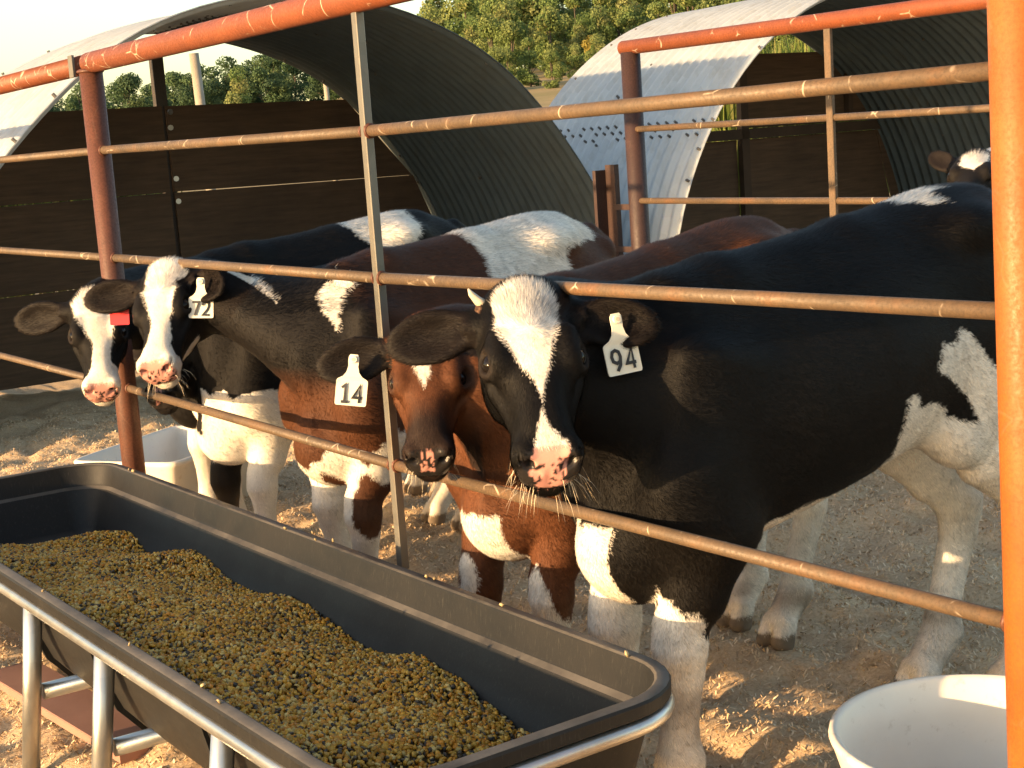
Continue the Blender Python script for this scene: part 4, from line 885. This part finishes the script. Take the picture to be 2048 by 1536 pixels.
# ------------------------------------------------------------------ the calves
WHITE, BLACK, BROWN = np.array([.78, .72, .63]), np.array([.0052, .0045, .0042]), np.array([.105, .040, .018])
PINK, DARKNOSE, HORN_C = np.array([.56, .27, .22]), np.array([.022, .019, .018]), np.array([.17, .13, .095])
def wob(p, a=.010, f=26.0, seed=70):
    """ragged offsets for patch edges"""
    return (vnoise(p[:, 0]*f+11, p[:, 2]*f+p[:, 1]*f*.7, seed)-.5)*2*a+(vnoise(p[:, 0]*f*3.3, p[:, 2]*f*3.3+p[:, 1]*40, seed+1)-.5)*a, (vnoise(p[:, 2]*f+5, p[:, 0]*f+p[:, 1]*f*.7, seed+2)-.5)*2*a+(vnoise(p[:, 2]*f*3.3, p[:, 1]*f*3.3, seed+3)-.5)*a
def make_coat(dark, face=(), body=(), rules=None, nose='mixed', face_rule=None, seed=70, ear_col=None):
    """dark: ground colour; face polygons in (side, h); body polygons in (x, z) on the left flank ('L'), right ('R') or both ('B')"""
    def coat(p, n, info, hairy):
        sc, hl = info['sc'], info['hl']; k = len(p); w1, w2 = wob(p, seed=seed); b1, b2 = wob(p, .022, 7.0, seed+40)
        white = np.zeros(k, bool); d = (p-info['O'])/hl; hs, hh, hv = d @ info['sa'], d @ info['ha'], d @ info['va']
        # above the jaw and ahead of the poll, and not on the ears
        ear = np.zeros(k, bool); inner = np.zeros(k)
        for bq, d1, d2, d3, L_ in info['ears']:
            e1 = (p-bq) @ d1; near = (e1 > .028) & (e1 < L_*1.15) & (np.linalg.norm(p-bq-d1*e1[:, None], axis=1) < L_*.42); ear |= near
            inner = np.where(near, np.clip(n @ d3, 0, 1), inner)
        head = (hh > -.055) & (hh < .46) & (np.abs(hs) < .125) & (hv > -.21) & (hv < .12) & ~ear
        x, z, y = p[:, 0], p[:, 2], p[:, 1]
        for side, poly in body:
            m = in_poly(x+w1, z+w2, poly) & ~head & ~ear
            if side == 'L': m &= y > 0
            elif side == 'R': m &= y < 0
            white |= m
        if rules is not None: white = np.where(~head & ~ear, rules(white, x+w1+b1, y, z+w2+b2, sc), white)
        for poly in face: white |= in_poly(hs+w1*.45, hh+w2*.45, poly) & head & (hv > -.075)
        if face_rule is not None: white = np.where(head, face_rule(white, hs+w1*.4, hh+w2*.4, hv), white)
        dk0 = dark(x+b1, z+b2) if callable(dark) else dark; col = np.where(white[:, None], WHITE, dk0)
        if ear_col is not None: col = np.where(ear[:, None], ear_col, col)
        col = np.where((ear & (inner > .5))[:, None], col*.9+np.array([.04, .020, .014])*.1, col)
        # muzzle pad: bare and moist
        pad = head & (hv > -.075) & (hv < .03) & (hh > .374+.5*np.clip(hv+.012, 0, 1)+.9*np.clip(np.abs(hs)-.034, 0, 1)); wet = np.zeros(k); bald = np.zeros(k)
        sp = vnoise(hs*190+9, hh*190+hv*190, seed+9)*.7+vnoise(hs*60+2, hh*60+hv*60, seed+10)*.35
        if nose == 'mixed':
            ps = white & (sp < .64); pc = np.where(ps[:, None], PINK, DARKNOSE)
        elif nose == 'pinkdark':
            pk = (sp < .58) | (hv > -.012); pc = np.where(pk[:, None], PINK, DARKNOSE)
        else:
            pk = (np.abs(hs+.004) < .016) & (sp < .55) & (hv > -.05); pc = np.where(pk[:, None], PINK*.9, DARKNOSE)
        col = np.where(pad[:, None], pc, col); wet = np.where(pad, .9, wet); bald = np.where(pad, 1.0, bald)
        rim = head & (np.hypot((hh-.168)/.036, (hv-.024)/.028) < 1.0) & (np.abs(hs) > .066); col = np.where(rim[:, None], col*.35+np.array([.02, .014, .011])*.65, col); bald = np.where(rim, .85, bald)
        if nose == 'dark':
            dk = np.clip((hh-.27+.03*np.abs(hv+.03)/.05)/.07, 0, 1)*head; dk = np.where(pad, 0, dk)[:, None]; col = col*(1-dk*.85)+DARKNOSE*.7*dk*.85
        # hooves and soiled shins
        hoof_ = z < .052*sc; col = np.where(hoof_[:, None], HORN_C*(.7+.6*vnoise(x*80, y*80+z*120, 91))[:, None], col); bald = np.where(z < .058*sc, 1.0, bald)
        soil = np.clip(1.15-z/(.42*sc), 0, 1)*(vnoise(x*18+y*11, z*14, seed+20)**2.2)*1.25; soil = np.where(z < .55*sc, np.clip(soil, 0, .8), 0)[:, None]
        col = col*(1-soil)+np.array([.20, .145, .095])*soil
        tone = .86+.28*vnoise(x*7+y*3, z*7+3, seed+30); col = col*tone[:, None]
        return col, wet, bald
    return coat
def ear(h, o, v, L=.205, d3=(.60, .15, .75)): return ((h, o, v), d3, L)
# A
def rules_A(w, x, y, z, sc):
    w = w | (z < .655*sc-.045*np.clip((x-.05)/.3, 0, 1)) & (x < .36) & (x > -.06) & (np.abs(y) < .20)          # belly fringe
    w = w | (x < -.10) & (z < .70*sc) & (y > 0) | (x < -.10) & (y < 0) & (z < .80*sc)                          # hind legs
    w = w | (x > .33) & (z < .470*sc) & (y > 0) | (x > .33) & (z < .56*sc) & (y <= .02)                        # fore legs
    bl = (x > .33) & (y > 0.055) & (z > .36*sc) & (z < .475) & (x < .50) & ((x-.43)**2+(z-.47)**2 < .05**2)
    w = w | (x > .575) & (z < .665) & (z > .45) & (y > -.10) & (y < .055)
    far = (x > .33) & (y < -.02) & (np.hypot((x-.55)/.05, (z-.60)/.07) < 1); return (w & ~bl) & ~far
coat_A = make_coat(BLACK, [[(-.049, .006), (-.003, -.01), (.04, .004), (.053, .058), (.043, .128), (.030, .175), (.016, .221), (.006, .262), (-.001, .300), (-.004, .267), (-.014, .223), (-.034, .185), (-.054, .146), (-.063, .095), (-.063, .031)],
    [(-.003, .305), (.004, .342), (.018, .362), (.034, .374), (.041, .390), (.034, .405), (.024, .43), (-.016, .43), (-.020, .418), (-.034, .405), (-.022, .393), (-.023, .373), (-.014, .345)]],
    [('L', [(-.235, .977), (-.296, .931), (-.325, .887), (-.39, .80), (-.75, .70), (-.75, .0), (-.1, .0), (-.049, .690), (-.032, .793), (-.054, .861), (-.080, .829), (-.120, .828), (-.198, .791), (-.240, .769), (-.274, .773), (-.260, .816), (-.218, .853), (-.154, .890), (-.133, .909), (-.167, .948)]),
     ('B', [(-.24, 1.252), (-.30, 1.245), (-.34, 1.252), (-.41, 1.276), (-.42, 1.31), (-.24, 1.31)]), ('L', [(.56, .46), (.545, .50), (.552, .545), (.535, .505), (.522, .47)])], rules_A, 'mixed')
iA = make_calf('calf', 'big black calf with narrow white blaze and tag 94, nearest the orange post', W(2.345, 2.455)[:2], -E+.05*D, 1.0, at(1048, 620, 3.02), at(1100, 922, 2.73), None, [(.02, -.02, 0), (.03, 0, 0), (-.02, 0, 0), (.09, .03, 0)], [('to', at(1318, 655, 2.95)), ('to', at(775, 698, 2.96))], coat_A, rise=.065, front=.25)
# B
def rules_B(w, x, y, z, sc):
    w = w | (x > .40) & (z < .625*sc) & (z > .50*sc) & (np.abs(y) < .07) | (x < -.1) & (z < .52*sc) | (np.abs(y) < .15) & (z < .62*sc) & (x < .3)
    leg = (x > .3) & (z < .50*sc); w = np.where(leg, np.where(y > 0, (z < .44*sc) | (x > .50), (x > .535) & (z > .30*sc)), w)
    return w & ~((x > .3) & (y > 0) & (np.hypot((x-.47)/.035, (z-.40)/.09) < 1))
coat_B = make_coat(BROWN, [[(-.030, .120), (.010, .120), (.012, .165), (-.004, .205), (-.016, .175)]], [], rules_B, 'dark', lambda w, s_, h, v: w, 83, np.array([.010, .0085, .0075]))
iB = make_calf('calf', 'reddish brown calf with tag 14, between the upright bar and the black calf', W(2.97, 2.47)[:2], -E-.12*D, .95, at(858, 676, 3.58), at(856, 905, 3.36), None, [(0, 0, 0), (.06, 0, 0), (.06, 0, 0), (0, 0, 0)], [ear(.1, .85, .4), ('to', at(634, 742, 3.52))], coat_B, hl=.88, rise=.05, front=.3)
# C
def rules_C(w, x, y, z, sc):
    w = w | (z < .665*sc) & (x < .42) & (x > -.35) | (x < -.12) & (z < .60*sc)
    fl = (x > .33); w = np.where(fl, w | (z < .60*sc+.03*np.sin(x*60)), w)
    sp = (np.hypot((y-.16)/.030, (z-.42)/.11) < 1) | (np.hypot((y-.05)/.02, (z-.50)/.045) < 1) | (np.hypot((y-.02)/.05, (z-.62)/.06) < 1)
    return w & ~(sp & fl)
def dark_shade_C(x, z):  # brown coat, blackened over head, neck and shoulder to paint in their shade
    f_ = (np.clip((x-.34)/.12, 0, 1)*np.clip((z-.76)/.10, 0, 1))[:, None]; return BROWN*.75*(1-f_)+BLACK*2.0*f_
coat_C = make_coat(dark_shade_C, [[(-.056, .105), (-.052, .055), (-.045, .00), (-.01, -.02), (.055, -.02), (.075, .03), (.068, .085), (.055, .13), (.058, .17), (.045, .215), (.046, .258), (.050, .316), (.064, .352), (.08, .37), (.08, .45), (-.09, .45), (-.08, .36), (-.04, .335), (-.020, .309), (-.012, .25), (-.030, .189)]],
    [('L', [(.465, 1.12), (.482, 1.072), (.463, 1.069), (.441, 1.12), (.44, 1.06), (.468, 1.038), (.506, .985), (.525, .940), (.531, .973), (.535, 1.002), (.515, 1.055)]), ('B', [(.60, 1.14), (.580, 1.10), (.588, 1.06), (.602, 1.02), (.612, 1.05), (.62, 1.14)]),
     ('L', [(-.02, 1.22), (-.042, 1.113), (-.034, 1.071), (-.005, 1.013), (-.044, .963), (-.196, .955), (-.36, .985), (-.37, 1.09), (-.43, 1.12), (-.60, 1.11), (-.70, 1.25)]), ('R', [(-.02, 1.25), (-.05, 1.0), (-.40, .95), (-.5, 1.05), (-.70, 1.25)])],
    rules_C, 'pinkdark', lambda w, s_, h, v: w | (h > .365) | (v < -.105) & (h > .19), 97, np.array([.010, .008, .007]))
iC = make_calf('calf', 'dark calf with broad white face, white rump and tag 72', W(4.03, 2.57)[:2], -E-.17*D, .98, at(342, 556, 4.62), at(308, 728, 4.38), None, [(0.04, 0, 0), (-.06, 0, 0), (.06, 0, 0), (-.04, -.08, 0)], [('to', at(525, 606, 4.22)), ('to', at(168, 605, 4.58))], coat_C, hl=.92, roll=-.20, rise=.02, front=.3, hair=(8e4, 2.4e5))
# D
def rules_D(w, x, y, z, sc): return w | (z < .50*sc)
coat_D = make_coat(BLACK*1.3, [[(-.084, .035), (-.05, .00), (.045, .00), (.085, .071), (.070, .132), (.050, .187), (.043, .284), (.056, .35), (.08, .37), (.08, .46), (-.08, .46), (-.075, .372), (-.035, .345), (-.024, .323), (-.018, .224), (-.042, .171), (-.075, .086)]],
    [('B', [(-.10, 1.25), (-.158, 1.143), (-.192, 1.093), (-.240, 1.060), (-.294, 1.035), (-.365, 1.057), (-.40, 1.115), (-.45, 1.25)])], rules_D, 'pinkdark', lambda w, s_, h, v: w | (h > .36) | (h > .30) & (s_ > .02), 111)
iD = make_calf('calf', 'black and white faced calf farthest left, its muzzle over the rail left of the post', W(5.27, 2.74)[:2], -E+.0*D, .97, at(193, 604, 5.00), at(202, 775, 4.80), None, [(0, 0, 0), (0, 0, 0), (0, 0, 0), (0, 0, 0)], [ear(.05, .9, .3), ('to', at(30, 648, 4.98))], coat_D, hl=.89, rise=.03, front=.2, hair=(6e4, 2.2e5))
# E
def rules_E(w, x, y, z, sc):
    w = w | (x > .36) & (z < .76*sc) | (z < .62*sc); return w & ~((x > .3) & (y < -.04) & (z < .47*sc) & (z > .28*sc))
coat_E = make_coat(BLACK*1.4, [], [], rules_E, 'dark', None, 127)
iE = make_calf('calf', 'white chested calf whose black muzzle shows under the chin of calf 72', W(4.74, 2.56)[:2], -E-.10*D, .90, at(372, 665, 5.22), at(316, 790, 4.94), None, [(0, 0, 0), (0.04, 0, 0), (0, 0, 0), (0, 0, 0)], [ear(-.1, .7, -.3), ear(-.1, .7, -.3)], coat_E, hl=.85, front=.2, hair=(6e4, 2.0e5))
# F
coat_F = make_coat(BLACK*2, [[(-.06, .03), (.06, .02), (.065, .10), (.02, .19), (-.05, .14)]], [('B', [(.62, 1.6), (.50, 1.16), (.30, 1.08), (.10, 1.0), (-.2, .95), (-.4, 1.1), (-.5, 1.6)])], lambda w, x, y, z, sc: w | (z < .62*sc), 'dark', None, 139)
iF = make_calf('calf', 'calf with a white star standing behind the gate at the far right', (2.02, 6.18), (-.42, -.9), 1.06, at(1955, 332, 5.55), at(1920, 398, 5.28), None, [(0, 0, 0), (0.04, 0, 0), (0, 0, 0), (0, 0, 0)], [ear(-.5, .8, .3, .17), ear(-.5, .8, .3, .17)], coat_F, hl=.8, hair=(3e4, 1.2e5), group='calves feeding at the fence')
# ear tags
def tag_on(info, side, frac, off, text, ang, mat='tagw', label=None, d3o=.034, size=1.0, turn=0.0):
    bq, d1, d2, d3, L_ = info['ears'][side]; Rw = info['Rw']; p = bq+d1*(L_*frac)+d2*(off*info['hl'])+d3*d3o
    pw = info['toW'](p[None])[0]; x = np.array(rt)*math.cos(ang)+np.array(up)*math.sin(ang); y = -np.array(rt)*math.sin(ang)+np.array(up)*math.cos(ang)
    x = nrm(x*math.cos(turn)+np.cross(y, x)*math.sin(turn)); return ear_tag(info, pw, x, y, text, size, mat, label)
tag_on(iA, 0, .62, .0, '94', math.radians(12), label='white ear tag numbered 94', turn=.35)
tag_on(iB, 1, .62, .0, '14', math.radians(-5), label='white ear tag numbered 14')
tag_on(iC, 0, .62, .0, '72', math.radians(0), label='white ear tag numbered 72')
tag_on(iC, 1, .50, .0, '', math.radians(2), 'tagr', 'red ear tag', d3o=-.012, size=.8)
A_ = lambda i, h, s_, v: i['toW'](i['A'](h, s_, v)[None])[0]
mb = MB(); mb.tube([A_(iA, .005, -.072, .020), A_(iA, -.004, -.092, .030), A_(iA, -.012, -.105, .044), A_(iA, -.016, -.110, .054)], [.0115, .0095, .006, .0015], 12); mb.build('horn', M['horn'], iA['root'], smooth=True)
vv = []; ff = []; c0 = A_(iA, .022, -.088, .012); gq = np.random.default_rng(3)
for i in range(7):
    for k in range(10): a_, b_ = math.pi*i/6, 2*math.pi*k/10; vv.append(c0+(.013+.006*gq.random())*V3(math.sin(a_)*math.cos(b_), math.sin(a_)*math.sin(b_), 1.35*math.cos(a_)))
for i in range(6): ff += [(i*10+k, (i+1)*10+k, (i+1)*10+(k+1) % 10, i*10+(k+1) % 10) for k in range(10)]
mk('horn_scab', vv, ff, M['scab'], iA['root'], smooth=True)
def whiskers(info, n, ln, seed):
    g = np.random.default_rng(seed); v = []; f = []; cols = []
    for i in range(n):
        sg = g.choice((-1, 1)); h = g.uniform(.34, .405); s_ = sg*g.uniform(.012, .062); vq = g.uniform(-.115, -.070) if g.random() < .7 else g.uniform(-.06, -.03)
        p = info['A'](h, s_, vq); d = nrm(info['ha']*g.uniform(.2, .9)+info['sa']*s_*g.uniform(6, 14)-info['va']*g.uniform(.3, 1.0)); L_ = ln*g.uniform(.5, 1.2)
        e2 = nrm(np.cross(d, g.normal(size=3))); q0, q1, q2 = p, p+d*L_*.55+V3(0, 0, .002), p+d*L_-V3(0, 0, L_*.25); P = info['toW'](np.array([q0-e2*.0005, q0+e2*.0005, q1+e2*.0004, q1-e2*.0004, q2])); o = len(v); v += list(P); f += [(o, o+1, o+2, o+3), (o+3, o+2, o+4)]
    o = mk('whiskers', v, f, M['horn'], info['root']); o['kind'] = 'stuff'
whiskers(iA, 90, .050, 4); whiskers(iC, 50, .040, 5); whiskers(iB, 40, .035, 6)
print('CALVES', STATS)
